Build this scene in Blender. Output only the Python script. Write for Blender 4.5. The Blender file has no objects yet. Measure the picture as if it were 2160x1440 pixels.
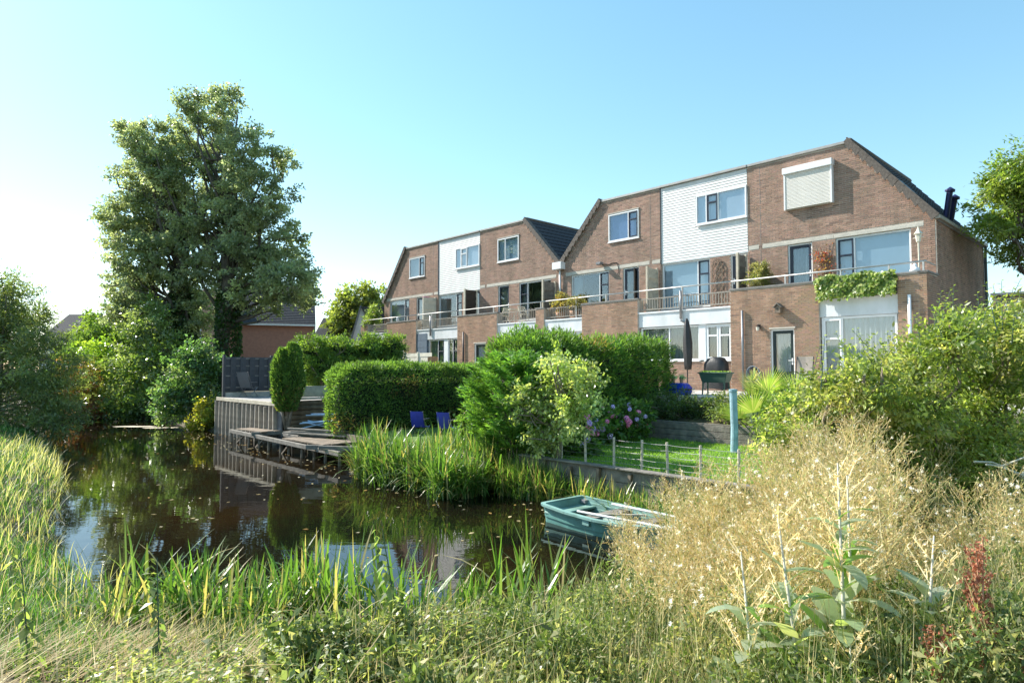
import bpy, bmesh, math, random
import numpy as np
from mathutils import Vector, Matrix

random.seed(7)
R = math.radians
SC = bpy.context.scene
COL = SC.collection

# ------------------------------------------------------------------ camera, sky, sun, exposure
EYE = 2.5
PITCH = math.atan(58 / 1343.0)
cam_d = bpy.data.cameras.new('camera')
cam = bpy.data.objects.new('camera', cam_d)
COL.objects.link(cam)
cam.location = (0, 0, EYE)
cam.rotation_euler = (math.pi / 2 + PITCH, 0, 0)
cam_d.sensor_width = 36.0
cam_d.lens = 36.0 * 1343 / 2160
cam_d.clip_start = 0.05
cam_d.clip_end = 6000
SC.camera = cam

SUN_AZ, SUN_EL = R(-61.0), R(38.0)          # measured from the view direction, negative = left
world = bpy.data.worlds.new('World')
SC.world = world
world.use_nodes = True
wn, wl = world.node_tree.nodes, world.node_tree.links
wn.clear()
wo = wn.new('ShaderNodeOutputWorld')
bg = wn.new('ShaderNodeBackground')
sky = wn.new('ShaderNodeTexSky')
sky.sky_type = 'NISHITA'
sky.sun_disc = False
sky.sun_elevation = SUN_EL
sky.sun_rotation = SUN_AZ
sky.altitude = 0
sky.air_density = 1.0
sky.dust_density = 0.2
sky.ozone_density = 1.2
bg.inputs['Strength'].default_value = 0.138
hs = wn.new('ShaderNodeHueSaturation'); hs.inputs['Hue'].default_value = 0.480; hs.inputs['Saturation'].default_value = 1.2
wl.new(sky.outputs[0], hs.inputs['Color']); gm = wn.new('ShaderNodeGamma'); gm.inputs[1].default_value = 0.77; wl.new(hs.outputs[0], gm.inputs[0]); wl.new(gm.outputs[0], bg.inputs[0])
wl.new(bg.outputs[0], wo.inputs[0])

sun_d = bpy.data.lights.new('sun', 'SUN')
sun_d.energy = 3.8
sun_d.angle = R(0.53)
sun_d.color = (1.0, 0.95, 0.86)
sun = bpy.data.objects.new('sun', sun_d)
COL.objects.link(sun)
SUNV = Vector((math.sin(SUN_AZ) * math.cos(SUN_EL), math.cos(SUN_AZ) * math.cos(SUN_EL), math.sin(SUN_EL)))
sun.rotation_euler = (-SUNV).to_track_quat('-Z', 'Y').to_euler()

SC.view_settings.view_transform = 'Standard'
SC.view_settings.look = 'None'
SC.view_settings.exposure = 1.42
SC.view_settings.gamma = 1.0
SC.render.engine = 'CYCLES'
SC.cycles.max_bounces = 12
SC.cycles.transparent_max_bounces = 12
SC.cycles.diffuse_bounces = 6
SC.cycles.glossy_bounces = 4
SC.cycles.transmission_bounces = 4
SC.cycles.caustics_reflective = False
SC.cycles.caustics_refractive = False

# ------------------------------------------------------------------ frame of the canal: X runs along the houses (to the right), Y towards the houses
CA = R(-46.6)
EX = np.array([math.cos(CA), math.sin(CA)])
EY = np.array([-math.sin(CA), math.cos(CA)])
def C(X, Y):
    return (X * EX[0] + Y * EY[0], X * EX[1] + Y * EY[1])
def C3(X, Y, z):
    a = C(X, Y); return (a[0], a[1], z)
def CN(P):                                   # numpy (n,3) from canal frame to world
    P = np.asarray(P, float); Q = P.copy()
    Q[..., 0] = P[..., 0] * EX[0] + P[..., 1] * EY[0]
    Q[..., 1] = P[..., 0] * EX[1] + P[..., 1] * EY[1]
    return Q

# ------------------------------------------------------------------ materials
MATS = {}
def new_mat(name):
    m = bpy.data.materials.new(name); m.use_nodes = True
    nt = m.node_tree; nt.nodes.clear()
    out = nt.nodes.new('ShaderNodeOutputMaterial')
    MATS[name] = m
    return m, nt, out
def pmat(name, col, rough=0.6, var=0.15, scale=6.0, bump=0.0, bscale=40.0, metal=0.0, spec=0.5, col2=None, stretch=None, attr=False, det=5.0, grime=None):
    """principled surface with a noise mottling of its own colour and fine relief"""
    m, nt, out = new_mat(name)
    N, L = nt.nodes, nt.links
    b = N.new('ShaderNodeBsdfPrincipled'); L.new(b.outputs[0], out.inputs[0])
    b.inputs['Roughness'].default_value = rough
    b.inputs['Metallic'].default_value = metal
    b.inputs['Specular IOR Level'].default_value = spec
    tc = N.new('ShaderNodeTexCoord')
    mp = N.new('ShaderNodeMapping'); L.new(tc.outputs['Object'], mp.inputs[0])
    if stretch: mp.inputs['Scale'].default_value = stretch
    nz = N.new('ShaderNodeTexNoise'); nz.inputs['Scale'].default_value = scale; nz.inputs['Detail'].default_value = det
    L.new(mp.outputs[0], nz.inputs['Vector'])
    mr = N.new('ShaderNodeMapRange'); mr.inputs[1].default_value = 0.3; mr.inputs[2].default_value = 0.7
    L.new(nz.outputs['Fac'], mr.inputs[0])
    mix = N.new('ShaderNodeMix'); mix.data_type = 'RGBA'
    c = np.array(col[:3]); c2 = np.array(col2[:3]) if col2 else c * (1 - var)
    c1 = c if col2 else np.minimum(c * (1 + var), 1)
    mix.inputs[6].default_value = (*c2, 1); mix.inputs[7].default_value = (*c1, 1)
    L.new(mr.outputs[0], mix.inputs[0])
    src = mix.outputs[2]
    if attr:
        at = N.new('ShaderNodeAttribute'); at.attribute_name = 'Col'
        mu = N.new('ShaderNodeMix'); mu.data_type = 'RGBA'; mu.blend_type = 'MULTIPLY'; mu.inputs[0].default_value = 1
        L.new(src, mu.inputs[6]); L.new(at.outputs['Color'], mu.inputs[7]); src = mu.outputs[2]
    L.new(src, b.inputs['Base Color'])
    if grime:
        ng = N.new('ShaderNodeTexNoise'); ng.inputs['Scale'].default_value = 0.55; ng.inputs['Detail'].default_value = 6; ng.inputs['Roughness'].default_value = 0.65
        mg = N.new('ShaderNodeMapping'); mg.inputs['Scale'].default_value = (2.2, 2.2, 0.7); L.new(tc.outputs['Object'], mg.inputs[0]); L.new(mg.outputs[0], ng.inputs['Vector'])
        rg_ = N.new('ShaderNodeMapRange'); rg_.inputs[1].default_value = 0.34; rg_.inputs[2].default_value = 0.60; L.new(ng.outputs['Fac'], rg_.inputs[0])
        m3 = N.new('ShaderNodeMix'); m3.data_type = 'RGBA'; m3.inputs[6].default_value = (*grime, 1); m3.inputs[7].default_value = (1.08, 1.05, 1.04, 1); L.new(rg_.outputs[0], m3.inputs[0])
        m4 = N.new('ShaderNodeMix'); m4.data_type = 'RGBA'; m4.blend_type = 'MULTIPLY'; m4.inputs[0].default_value = 1; L.new(b.inputs['Base Color'].links[0].from_socket, m4.inputs[6]); L.new(m3.outputs[2], m4.inputs[7]); L.new(m4.outputs[2], b.inputs['Base Color'])
    if bump:
        n2 = N.new('ShaderNodeTexNoise'); n2.inputs['Scale'].default_value = bscale; n2.inputs['Detail'].default_value = 4
        L.new(mp.outputs[0], n2.inputs['Vector'])
        bp = N.new('ShaderNodeBump'); bp.inputs['Strength'].default_value = bump; bp.inputs['Distance'].default_value = 0.02
        L.new(n2.outputs['Fac'], bp.inputs['Height']); L.new(bp.outputs[0], b.inputs['Normal'])
    return m
def leafmat(name, transl=0.35, rough=0.45, spec=0.5, tcol=(1.25, 1.2, 0.45), gain=1.3):
    """leaf: colour per leaf from the mesh, part of the light passes through"""
    m, nt, out = new_mat(name)
    N, L = nt.nodes, nt.links
    at0 = N.new('ShaderNodeAttribute'); at0.attribute_name = 'Col'
    at = N.new('ShaderNodeVectorMath'); at.operation = 'SCALE'; at.inputs['Scale'].default_value = gain; L.new(at0.outputs['Color'], at.inputs[0])
    b = N.new('ShaderNodeBsdfPrincipled')
    b.inputs['Roughness'].default_value = rough; b.inputs['Specular IOR Level'].default_value = spec
    L.new(at.outputs[0], b.inputs['Base Color'])
    t = N.new('ShaderNodeBsdfTranslucent')
    mu = N.new('ShaderNodeMix'); mu.data_type = 'RGBA'; mu.blend_type = 'MULTIPLY'; mu.inputs[0].default_value = 1
    L.new(at.outputs[0], mu.inputs[6]); mu.inputs[7].default_value = (*[2.2 * k for k in tcol], 1)
    L.new(mu.outputs[2], t.inputs[0])
    ms = N.new('ShaderNodeMixShader'); ms.inputs[0].default_value = transl
    L.new(b.outputs[0], ms.inputs[1]); L.new(t.outputs[0], ms.inputs[2]); L.new(ms.outputs[0], out.inputs[0])
    return m
def glassmat(name, tint=(0.88, 0.93, 0.97)):
    m, nt, out = new_mat(name)
    N, L = nt.nodes, nt.links
    tr = N.new('ShaderNodeBsdfTransparent'); tr.inputs[0].default_value = (*tint, 1)
    gl = N.new('ShaderNodeBsdfGlossy'); gl.inputs['Roughness'].default_value = 0.01
    lw = N.new('ShaderNodeLayerWeight'); lw.inputs['Blend'].default_value = 0.5
    pw = N.new('ShaderNodeMath'); pw.operation = 'POWER'; pw.inputs[1].default_value = 4.0; L.new(lw.outputs['Facing'], pw.inputs[0])
    fr = N.new('ShaderNodeMath'); fr.operation = 'MULTIPLY_ADD'; fr.inputs[1].default_value = 0.86; fr.inputs[2].default_value = 0.12; L.new(pw.outputs[0], fr.inputs[0])
    nz = N.new('ShaderNodeTexNoise'); nz.inputs['Scale'].default_value = 1.2
    tc = N.new('ShaderNodeTexCoord'); L.new(tc.outputs['Object'], nz.inputs['Vector'])
    bp = N.new('ShaderNodeBump'); bp.inputs['Strength'].default_value = 0.05; bp.inputs['Distance'].default_value = 0.05
    L.new(nz.outputs['Fac'], bp.inputs['Height']); L.new(bp.outputs[0], gl.inputs['Normal'])
    ms = N.new('ShaderNodeMixShader')
    L.new(fr.outputs[0], ms.inputs[0]); L.new(tr.outputs[0], ms.inputs[1]); L.new(gl.outputs[0], ms.inputs[2]); L.new(ms.outputs[0], out.inputs[0])
    return m

M = MATS
pmat('mortar', (0.47, 0.42, 0.36), 0.9, 0.2, 3.0, 0.3, 60)
pmat('brick', (0.345, 0.220, 0.165), 0.85, 0.12, 9.0, 0.25, 90, attr=True, grime=(0.68, 0.68, 0.64))
pmat('brick_far', (0.40, 0.20, 0.15), 0.85, 0.12, 5.0, 0.2, 60, attr=True)
pmat('concrete', (0.42, 0.40, 0.36), 0.85, 0.18, 5, 0.2, 50)
pmat('band', (0.50, 0.47, 0.41), 0.85, 0.15, 4, 0.2, 50)
pmat('coping', (0.20, 0.19, 0.18), 0.75, 0.25, 4, 0.2, 50)
pmat('trim_metal', (0.34, 0.33, 0.31), 0.5, 0.15, 5, 0, metal=0.3)
pmat('white_paint', (0.78, 0.79, 0.80), 0.45, 0.04, 3, 0.05, 20)
pmat('white_board', (0.70, 0.71, 0.71), 0.5, 0.05, 2.5, 0.05, 30, stretch=(0.3, 1, 4), grime=(0.88, 0.88, 0.84))
pmat('fascia', (0.66, 0.69, 0.72), 0.5, 0.06, 2.0, 0.05, 20, grime=(0.85, 0.85, 0.82))
pmat('pvc', (0.80, 0.80, 0.80), 0.35, 0.03, 3)
pmat('navy', (0.012, 0.018, 0.038), 0.4, 0.3, 4)
pmat('door_green', (0.008, 0.018, 0.018), 0.4, 0.3, 4)
pmat('rail', (0.50, 0.49, 0.47), 0.45, 0.12, 8, 0.1, 60, metal=0.35)
pmat('bars', (0.30, 0.27, 0.23), 0.55, 0.2, 8)
pmat('tile_dark', (0.060, 0.060, 0.066), 0.85, 0.3, 8, 0.2, 40, spec=0.2, attr=True)
pmat('tile_verge', (0.12, 0.10, 0.085), 0.85, 0.35, 9, 0.4, 50, attr=True)
pmat('lead', (0.22, 0.22, 0.23), 0.6, 0.2, 6)
pmat('room_dark', (0.035, 0.036, 0.04), 0.9, 0.3, 1.2)  # near-black colour stands in for the shade inside unlit rooms
pmat('blind_sky_blue', (0.12, 0.20, 0.42), 0.7, 0.1, 1.5)  # blue puts the sky reflected in the upper panes into the colour
pmat('blind_sky_pale', (0.50, 0.60, 0.64), 0.7, 0.06, 1.5)  # pale blue carries the sky reflection in the board's own colour
pmat('blind_grey', (0.22, 0.28, 0.29), 0.7, 0.1, 1.5)
pmat('curtain', (0.62, 0.58, 0.52), 0.9, 0.06, 3, 0.1, 40)
pmat('curtain_dark', (0.16, 0.18, 0.17), 0.9, 0.15, 3)
pmat('shutter', (0.72, 0.69, 0.64), 0.5, 0.04, 3)
pmat('wood_grey', (0.19, 0.172, 0.148), 0.85, 0.3, 6, 0.5, 30, stretch=(1, 1, 1))
pmat('wood_old', (0.20, 0.155, 0.115), 0.85, 0.4, 5, 0.5, 30)
pmat('wood_pale', (0.52, 0.46, 0.36), 0.8, 0.2, 6, 0.3, 40)
pmat('wood_cream', (0.66, 0.61, 0.50), 0.7, 0.12, 5, 0.2, 40)
pmat('wood_dark', (0.05, 0.04, 0.032), 0.7, 0.3, 6, 0.2, 30)
pmat('wood_orange', (0.42, 0.21, 0.10), 0.7, 0.2, 6)
pmat('pile_panel', (0.15, 0.145, 0.15), 0.8, 0.35, 5, 0.5, 30)
pmat('pile_batten', (0.34, 0.30, 0.25), 0.8, 0.3, 6, 0.4, 30)
pmat('fence_dark', (0.060, 0.062, 0.072), 0.65, 0.18, 5, 0.15, 40)
pmat('blue_panel', (0.10, 0.14, 0.19), 0.6, 0.12, 4)
pmat('paving', (0.50, 0.46, 0.41), 0.85, 0.15, 4, 0.2, 40)
pmat('deck_board', (0.30, 0.28, 0.27), 0.8, 0.2, 5, 0.2, 40)
pmat('bark', (0.10, 0.085, 0.065), 0.95, 0.35, 6, 0.8, 25)
pmat('bark_pale', (0.22, 0.18, 0.14), 0.95, 0.3, 8, 0.6, 25)
pmat('boat_teal', (0.11, 0.27, 0.245), 0.5, 0.2, 4, 0.08, 40, grime=(0.7, 0.72, 0.62))
pmat('boat_inner', (0.20, 0.36, 0.33), 0.55, 0.15, 4, 0.08, 40, grime=(0.62, 0.60, 0.5))
pmat('oar', (0.68, 0.68, 0.66), 0.4, 0.08, 6)
pmat('blue_fabric', (0.035, 0.045, 0.42), 0.6, 0.08, 10)
pmat('blue_plastic', (0.018, 0.06, 0.50), 0.3, 0.08, 5)
pmat('light_blue', (0.42, 0.58, 0.78), 0.45, 0.06, 5)
pmat('post_blue', (0.28, 0.43, 0.50), 0.65, 0.25, 9, 0.4, 30)
pmat('cover_black', (0.022, 0.021, 0.022), 0.5, 0.3, 4, 0.4, 15)
pmat('planter_green', (0.055, 0.105, 0.075), 0.5, 0.1, 5)
pmat('metal_dark', (0.03, 0.03, 0.035), 0.45, 0.2, 6, metal=0.4)
pmat('metal_grey', (0.28, 0.28, 0.29), 0.4, 0.1, 6, metal=0.6)
pmat('chair_fabric', (0.30, 0.26, 0.22), 0.8, 0.08, 20)
pmat('chair_dark', (0.13, 0.14, 0.16), 0.7, 0.1, 20)
pmat('hose', (0.16, 0.20, 0.25), 0.5, 0.2, 6)
pmat('terracotta', (0.48, 0.27, 0.17), 0.85, 0.15, 6, 0.2, 30)
pmat('red_pot', (0.50, 0.03, 0.03), 0.5, 0.1, 6)
pmat('steel_blue', (0.03, 0.03, 0.10), 0.4, 0.1, 5, metal=0.4)
pmat('soil', (0.055, 0.045, 0.03), 0.95, 0.4, 2.5, 0.6, 12, col2=(0.10, 0.085, 0.035))
pmat('turf', (0.11, 0.19, 0.03), 0.95, 0.3, 1.5, 0.5, 60, col2=(0.08, 0.145, 0.022))
pmat('hedge_core', (0.012, 0.022, 0.008), 0.95, 0.3, 5, 0.8, 12)  # dark solid filler added inside foliage to block light
pmat('render_white', (0.66, 0.66, 0.64), 0.8, 0.08, 1.5)
pmat('log', (0.17, 0.125, 0.08), 0.85, 0.4, 5, 0.5, 25, stretch=(1, 1, 1))
pmat('lamp_glass', (0.6, 0.58, 0.5), 0.2, 0.05, 5)
pmat('pink_petal', (0.62, 0.22, 0.36), 0.7, 0.25, 14)
pmat('lilac_petal', (0.50, 0.36, 0.62), 0.7, 0.25, 14)
pmat('white_cloth', (0.75, 0.76, 0.78), 0.7, 0.05, 5)
leafmat('leaf', 0.45, 0.40, 0.55, (1.2, 1.18, 0.5), 1.6)
leafmat('leaf_shiny', 0.40, 0.30, 0.7, gain=1.8)
leafmat('weed', 0.33, 0.5, 0.4, (1.08, 1.15, 0.55), 1.35)
leafmat('treeleaf', 0.45, 0.38, 0.6, (1.08, 1.08, 0.66), 2.2)
leafmat('reedleaf', 0.36, 0.34, 0.5, (1.05, 1.15, 0.5), 1.3)
leafmat('needle', 0.34, 0.55, 0.35, gain=2.15)
leafmat('dry', 0.25, 0.75, 0.2, (1.1, 1.0, 0.8))
leafmat('petal', 0.3, 0.7, 0.2, (1, 0.95, 1))
glassmat('glass')

# water: dark, peaty, very smooth; slow ripples; rusty silt here and there under the surface
m, nt, out = new_mat('water')
N, L = nt.nodes, nt.links
b = N.new('ShaderNodeBsdfPrincipled'); L.new(b.outputs[0], out.inputs[0])
b.inputs['Roughness'].default_value = 0.012; b.inputs['IOR'].default_value = 1.38; b.inputs['Specular IOR Level'].default_value = 0.5
tc = N.new('ShaderNodeTexCoord')
n1 = N.new('ShaderNodeTexNoise'); n1.inputs['Scale'].default_value = 0.22; n1.inputs['Detail'].default_value = 4; L.new(tc.outputs['Object'], n1.inputs['Vector'])
cr = N.new('ShaderNodeValToRGB'); L.new(n1.outputs['Fac'], cr.inputs[0])
cr.color_ramp.elements[0].position = 0.45; cr.color_ramp.elements[0].color = (0.0055, 0.0055, 0.0035, 1)
cr.color_ramp.elements[1].position = 0.72; cr.color_ramp.elements[1].color = (0.026, 0.014, 0.005, 1)
L.new(cr.outputs[0], b.inputs['Base Color'])
mp = N.new('ShaderNodeMapping'); mp.inputs['Scale'].default_value = (1.0, 2.2, 1); mp.inputs['Rotation'].default_value = (0, 0, 0.5); L.new(tc.outputs['Object'], mp.inputs[0])
n2 = N.new('ShaderNodeTexNoise'); n2.inputs['Scale'].default_value = 1.6; n2.inputs['Detail'].default_value = 3; L.new(mp.outputs[0], n2.inputs['Vector'])
bp = N.new('ShaderNodeBump'); bp.inputs['Strength'].default_value = 0.022; bp.inputs['Distance'].default_value = 0.1
L.new(n2.outputs['Fac'], bp.inputs['Height']); L.new(bp.outputs[0], b.inputs['Normal'])

# ------------------------------------------------------------------ object helpers
def tag(o, label=None, cat=None, group=None, kind=None):
    if label: o['label'] = label
    if cat: o['category'] = cat
    if group: o['group'] = group
    if kind: o['kind'] = kind
    return o
def thing(name, label, cat, loc=(0, 0, 0), rz=0.0, group=None):
    o = bpy.data.objects.new(name, None); COL.objects.link(o)
    o.empty_display_size = 0.2
    o.location = loc; o.rotation_euler = (0, 0, rz)
    return tag(o, label, cat, group)
def cthing(name, label, cat, X, Y, z, rz=0.0, group=None):       # placed in the canal frame
    return thing(name, label, cat, C3(X, Y, z), CA + rz, group)
def link(name, me, mat, parent=None):
    o = bpy.data.objects.new(name, me); COL.objects.link(o)
    if mat is not None and not me.materials: me.materials.append(M[mat])
    if parent is not None: o.parent = parent
    return o
def share(o, parent, loc=(0, 0, 0), rot=(0, 0, 0)):
    c = o.copy(); COL.objects.link(c); c.parent = parent; c.location = loc; c.rotation_euler = rot
    return c
def copy_tree(o, parent=None):
    c = o.copy(); COL.objects.link(c); c.parent = parent
    for ch in list(o.children): copy_tree(ch, c)
    return c
class MB:
    """collects shapes that make ONE mesh"""
    def __init__(s): s.v = []; s.f = []
    def add(s, vs, fs):
        n = len(s.v); s.v += [tuple(p) for p in vs]; s.f += [tuple(i + n for i in q) for q in fs]; return s
    def box(s, x0, x1, y0, y1, z0, z1):
        x0, x1 = min(x0, x1), max(x0, x1); y0, y1 = min(y0, y1), max(y0, y1); z0, z1 = min(z0, z1), max(z0, z1)
        return s.add([(x0,y0,z0),(x1,y0,z0),(x1,y1,z0),(x0,y1,z0),(x0,y0,z1),(x1,y0,z1),(x1,y1,z1),(x0,y1,z1)],
                     [(0,3,2,1),(4,5,6,7),(0,1,5,4),(1,2,6,5),(2,3,7,6),(3,0,4,7)])
    def obox(s, c, ax, ay, az, hx, hy, hz):
        c = Vector(c); ax, ay, az = Vector(ax).normalized() * hx, Vector(ay).normalized() * hy, Vector(az).normalized() * hz
        vs = [c + i * ax + j * ay + k * az for k in (-1, 1) for i, j in ((-1,-1),(1,-1),(1,1),(-1,1))]
        return s.add(vs, [(0,3,2,1),(4,5,6,7),(0,1,5,4),(1,2,6,5),(2,3,7,6),(3,0,4,7)])
    def bar(s, p, q, w, h=None):
        """square bar from p to q"""
        p, q = Vector(p), Vector(q); d = (q - p); l = d.length
        if l < 1e-6: return s
        d.normalize(); up = Vector((0, 0, 1)) if abs(d.z) < 0.9 else Vector((0, 1, 0))
        a = d.cross(up).normalized(); bb = a.cross(d)
        return s.obox((p + q) / 2, d, a, bb, l / 2, w / 2, (h or w) / 2)
    def tube(s, pts, rad, n=8, caps=True):
        pts = [Vector(p) for p in pts]
        rs = rad if isinstance(rad, (list, tuple)) else [rad] * len(pts)
        base = len(s.v); prev = None
        for i, p in enumerate(pts):
            d = (pts[min(i + 1, len(pts) - 1)] - pts[max(i - 1, 0)]).normalized()
            a = prev if prev is not None else (Vector((0, 0, 1)) if abs(d.z) < 0.9 else Vector((1, 0, 0)))
            a = (a - d * a.dot(d)).normalized(); prev = a; bb = d.cross(a)
            for k in range(n):
                t = 2 * math.pi * k / n
                s.v.append(tuple(p + (a * math.cos(t) + bb * math.sin(t)) * rs[i]))
        for i in range(len(pts) - 1):
            for k in range(n):
                s.f.append((base + i * n + k, base + i * n + (k + 1) % n, base + (i + 1) * n + (k + 1) % n, base + (i + 1) * n + k))
        if caps:
            s.f.append(tuple(base + k for k in range(n))[::-1]); s.f.append(tuple(base + (len(pts) - 1) * n + k for k in range(n)))
        return s
    def lathe(s, prof, c=(0, 0, 0), n=20):
        base = len(s.v)
        for r, z in prof:
            for k in range(n):
                t = 2 * math.pi * k / n; s.v.append((c[0] + r * math.cos(t), c[1] + r * math.sin(t), c[2] + z))
        for i in range(len(prof) - 1):
            for k in range(n):
                s.f.append((base + i * n + k, base + i * n + (k + 1) % n, base + (i + 1) * n + (k + 1) % n, base + (i + 1) * n + k))
        return s
    def prism(s, poly, axis, a0, a1):
        """poly of 2-D points extruded along axis 'x','y' or 'z'"""
        f = {'x': lambda p, a: (a, p[0], p[1]), 'y': lambda p, a: (p[0], a, p[1]), 'z': lambda p, a: (p[0], p[1], a)}[axis]
        n = len(poly); vs = [f(p, a0) for p in poly] + [f(p, a1) for p in poly]
        return s.add(vs, [tuple(range(n))[::-1], tuple(range(n, 2 * n))] + [(i, (i + 1) % n, n + (i + 1) % n, n + i) for i in range(n)])
    def build(s, name, mat, parent=None, smooth=False, bevel=0.0, seg=1):
        me = bpy.data.meshes.new(name); me.from_pydata(s.v, [], s.f)
        bm = bmesh.new(); bm.from_mesh(me); bmesh.ops.recalc_face_normals(bm, faces=bm.faces)
        if bevel: bmesh.ops.bevel(bm, geom=bm.edges[:], offset=bevel, segments=seg, affect='EDGES', clamp_overlap=True)
        bm.to_mesh(me); bm.free()
        if smooth: me.shade_smooth()
        return link(name, me, mat, parent)

def quad_mesh(name, V, colr, mat, parent=None, smooth=False):
    """V: (n,4,3) separate quads; colr: (n,3) colour of each"""
    V = np.asarray(V, np.float32); n = len(V)
    me = bpy.data.meshes.new(name)
    me.vertices.add(n * 4); me.vertices.foreach_set('co', V.reshape(-1))
    me.loops.add(n * 4); me.loops.foreach_set('vertex_index', np.arange(n * 4, dtype=np.int32))
    me.polygons.add(n); me.polygons.foreach_set('loop_start', np.arange(0, n * 4, 4, dtype=np.int32))
    try: me.polygons.foreach_set('loop_total', np.full(n, 4, np.int32))
    except Exception: pass
    at = me.color_attributes.new('Col', 'FLOAT_COLOR', 'POINT')
    c = np.ones((n, 4, 4), np.float32); c[:, :, :3] = np.asarray(colr, np.float32)[:, None, :]
    at.data.foreach_set('color', c.reshape(-1))
    me.update(calc_edges=True); me.validate()
    if smooth: me.shade_smooth()
    return link(name, me, mat, parent)
def norm(a): return a / np.maximum(np.linalg.norm(a, axis=-1, keepdims=True), 1e-9)
def leaves(P, D, ln, wd, rng, fold=0.15, nrm=None):
    """rhombic leaves at P along D; ln, wd arrays"""
    n = len(P); D = norm(D)
    r = nrm if nrm is not None else rng.normal(size=(n, 3))
    S = norm(np.cross(D, r)); Nn = np.cross(S, D)
    ln = np.broadcast_to(ln, (n,))[:, None]; wd = np.broadcast_to(wd, (n,))[:, None]
    mid = P + D * ln * 0.45
    return np.stack([P, mid + S * wd / 2 + Nn * wd * fold, P + D * ln - Nn * ln * 0.06, mid - S * wd / 2 + Nn * wd * fold], 1)
def blades(P, H, Wd, az, lean, bend, segs=3):
    """grass blades: strips of quads from P, starting lean and total bend (radians)"""
    n = len(P); H = np.broadcast_to(H, (n,)); Wd = np.broadcast_to(Wd, (n,))
    az = np.broadcast_to(az, (n,)); lean = np.broadcast_to(lean, (n,)); bend = np.broadcast_to(bend, (n,))
    d = np.stack([np.cos(az), np.sin(az), np.zeros(n)], 1); sd = np.stack([-np.sin(az), np.cos(az), np.zeros(n)], 1)
    c = P.copy(); out = []; wprev = Wd * 0.8
    for k in range(segs):
        th = lean + bend * (k + 0.5) / segs
        c2 = c + (H / segs)[:, None] * (d * np.sin(th)[:, None] + np.array([0, 0, 1.0]) * np.cos(th)[:, None])
        w2 = Wd * (1.0 if k < segs - 2 else (0.75 if k == segs - 2 else 0.06))
        out.append(np.stack([c - sd * wprev[:, None] / 2, c + sd * wprev[:, None] / 2, c2 + sd * w2[:, None] / 2, c2 - sd * w2[:, None] / 2], 1))
        c, wprev = c2, w2
    return np.concatenate(out, 0), segs
def tint(rng, n, cols, jit=0.18):
    """a colour for each leaf out of a palette, with spread"""
    cols = np.array(cols, float); w = rng.integers(0, len(cols), n)
    return np.clip(cols[w] * (1 + rng.normal(0, jit, (n, 1))), 0.004, 0.95)
def sph(rng, n): return norm(rng.normal(size=(n, 3)))
def crown_pts(rng, blobs, ncl, shell=0.55, flat=1.0):
    """centres of twig clusters inside a union of ellipsoids, most near the outside"""
    b = np.array(blobs, float); vol = (b[:, 3] * b[:, 4] * b[:, 5]) ** 0.66
    k = rng.choice(len(b), ncl, p=vol / vol.sum())
    r = shell + (1 - shell) * rng.random(ncl) ** 0.7
    r = np.where(rng.random(ncl) < 0.16, r * rng.uniform(1.0, 1.28, ncl), r)
    d = sph(rng, ncl)
    return b[k, :3] + d * b[k, 3:6] * r[:, None], d
def cloud(rng, Cn, Dn, per, cr, ln, wd, cols, jit=0.2, droop=0.25, out=0.7, flat=0.6):
    """leaves of all the clusters"""
    m = len(Cn); tw = norm(Dn + rng.normal(size=(m, 3)) * 0.45 + np.array([0, 0, 0.15])); P = np.repeat(Cn, per, 0) + rng.normal(size=(m * per, 3)) * cr * 0.62 * np.array([1, 1, flat]) + np.repeat(tw, per, 0) * (rng.uniform(-1.5, 1.7, m * per) * cr)[:, None]
    D = np.repeat(Dn, per, 0) * out + rng.normal(size=(m * per, 3)) * 0.8 - np.array([0, 0, droop])
    L_ = ln * (0.6 + 0.8 * rng.random(m * per)); Wd = wd * (0.6 + 0.8 * rng.random(m * per))
    base = tint(rng, m, cols, jit)
    col = np.repeat(base, per, 0) * (1 + rng.normal(0, 0.16, (m * per, 1)))
    return leaves(P, D, L_, Wd, rng), np.clip(col, 0.004, 0.95)

GREEN = [(0.055, 0.095, 0.022), (0.075, 0.115, 0.025), (0.045, 0.080, 0.024)]
GREEN_BRIGHT = [(0.095, 0.155, 0.022), (0.12, 0.17, 0.03), (0.07, 0.125, 0.02)]
GREEN_GREY = [(0.085, 0.115, 0.055), (0.065, 0.095, 0.045), (0.11, 0.135, 0.07)]
CONIFER = [(0.05, 0.092, 0.024), (0.068, 0.115, 0.028), (0.042, 0.078, 0.024)]
STRAW = [(0.46, 0.36, 0.16), (0.38, 0.29, 0.12), (0.30, 0.27, 0.09)]

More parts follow.
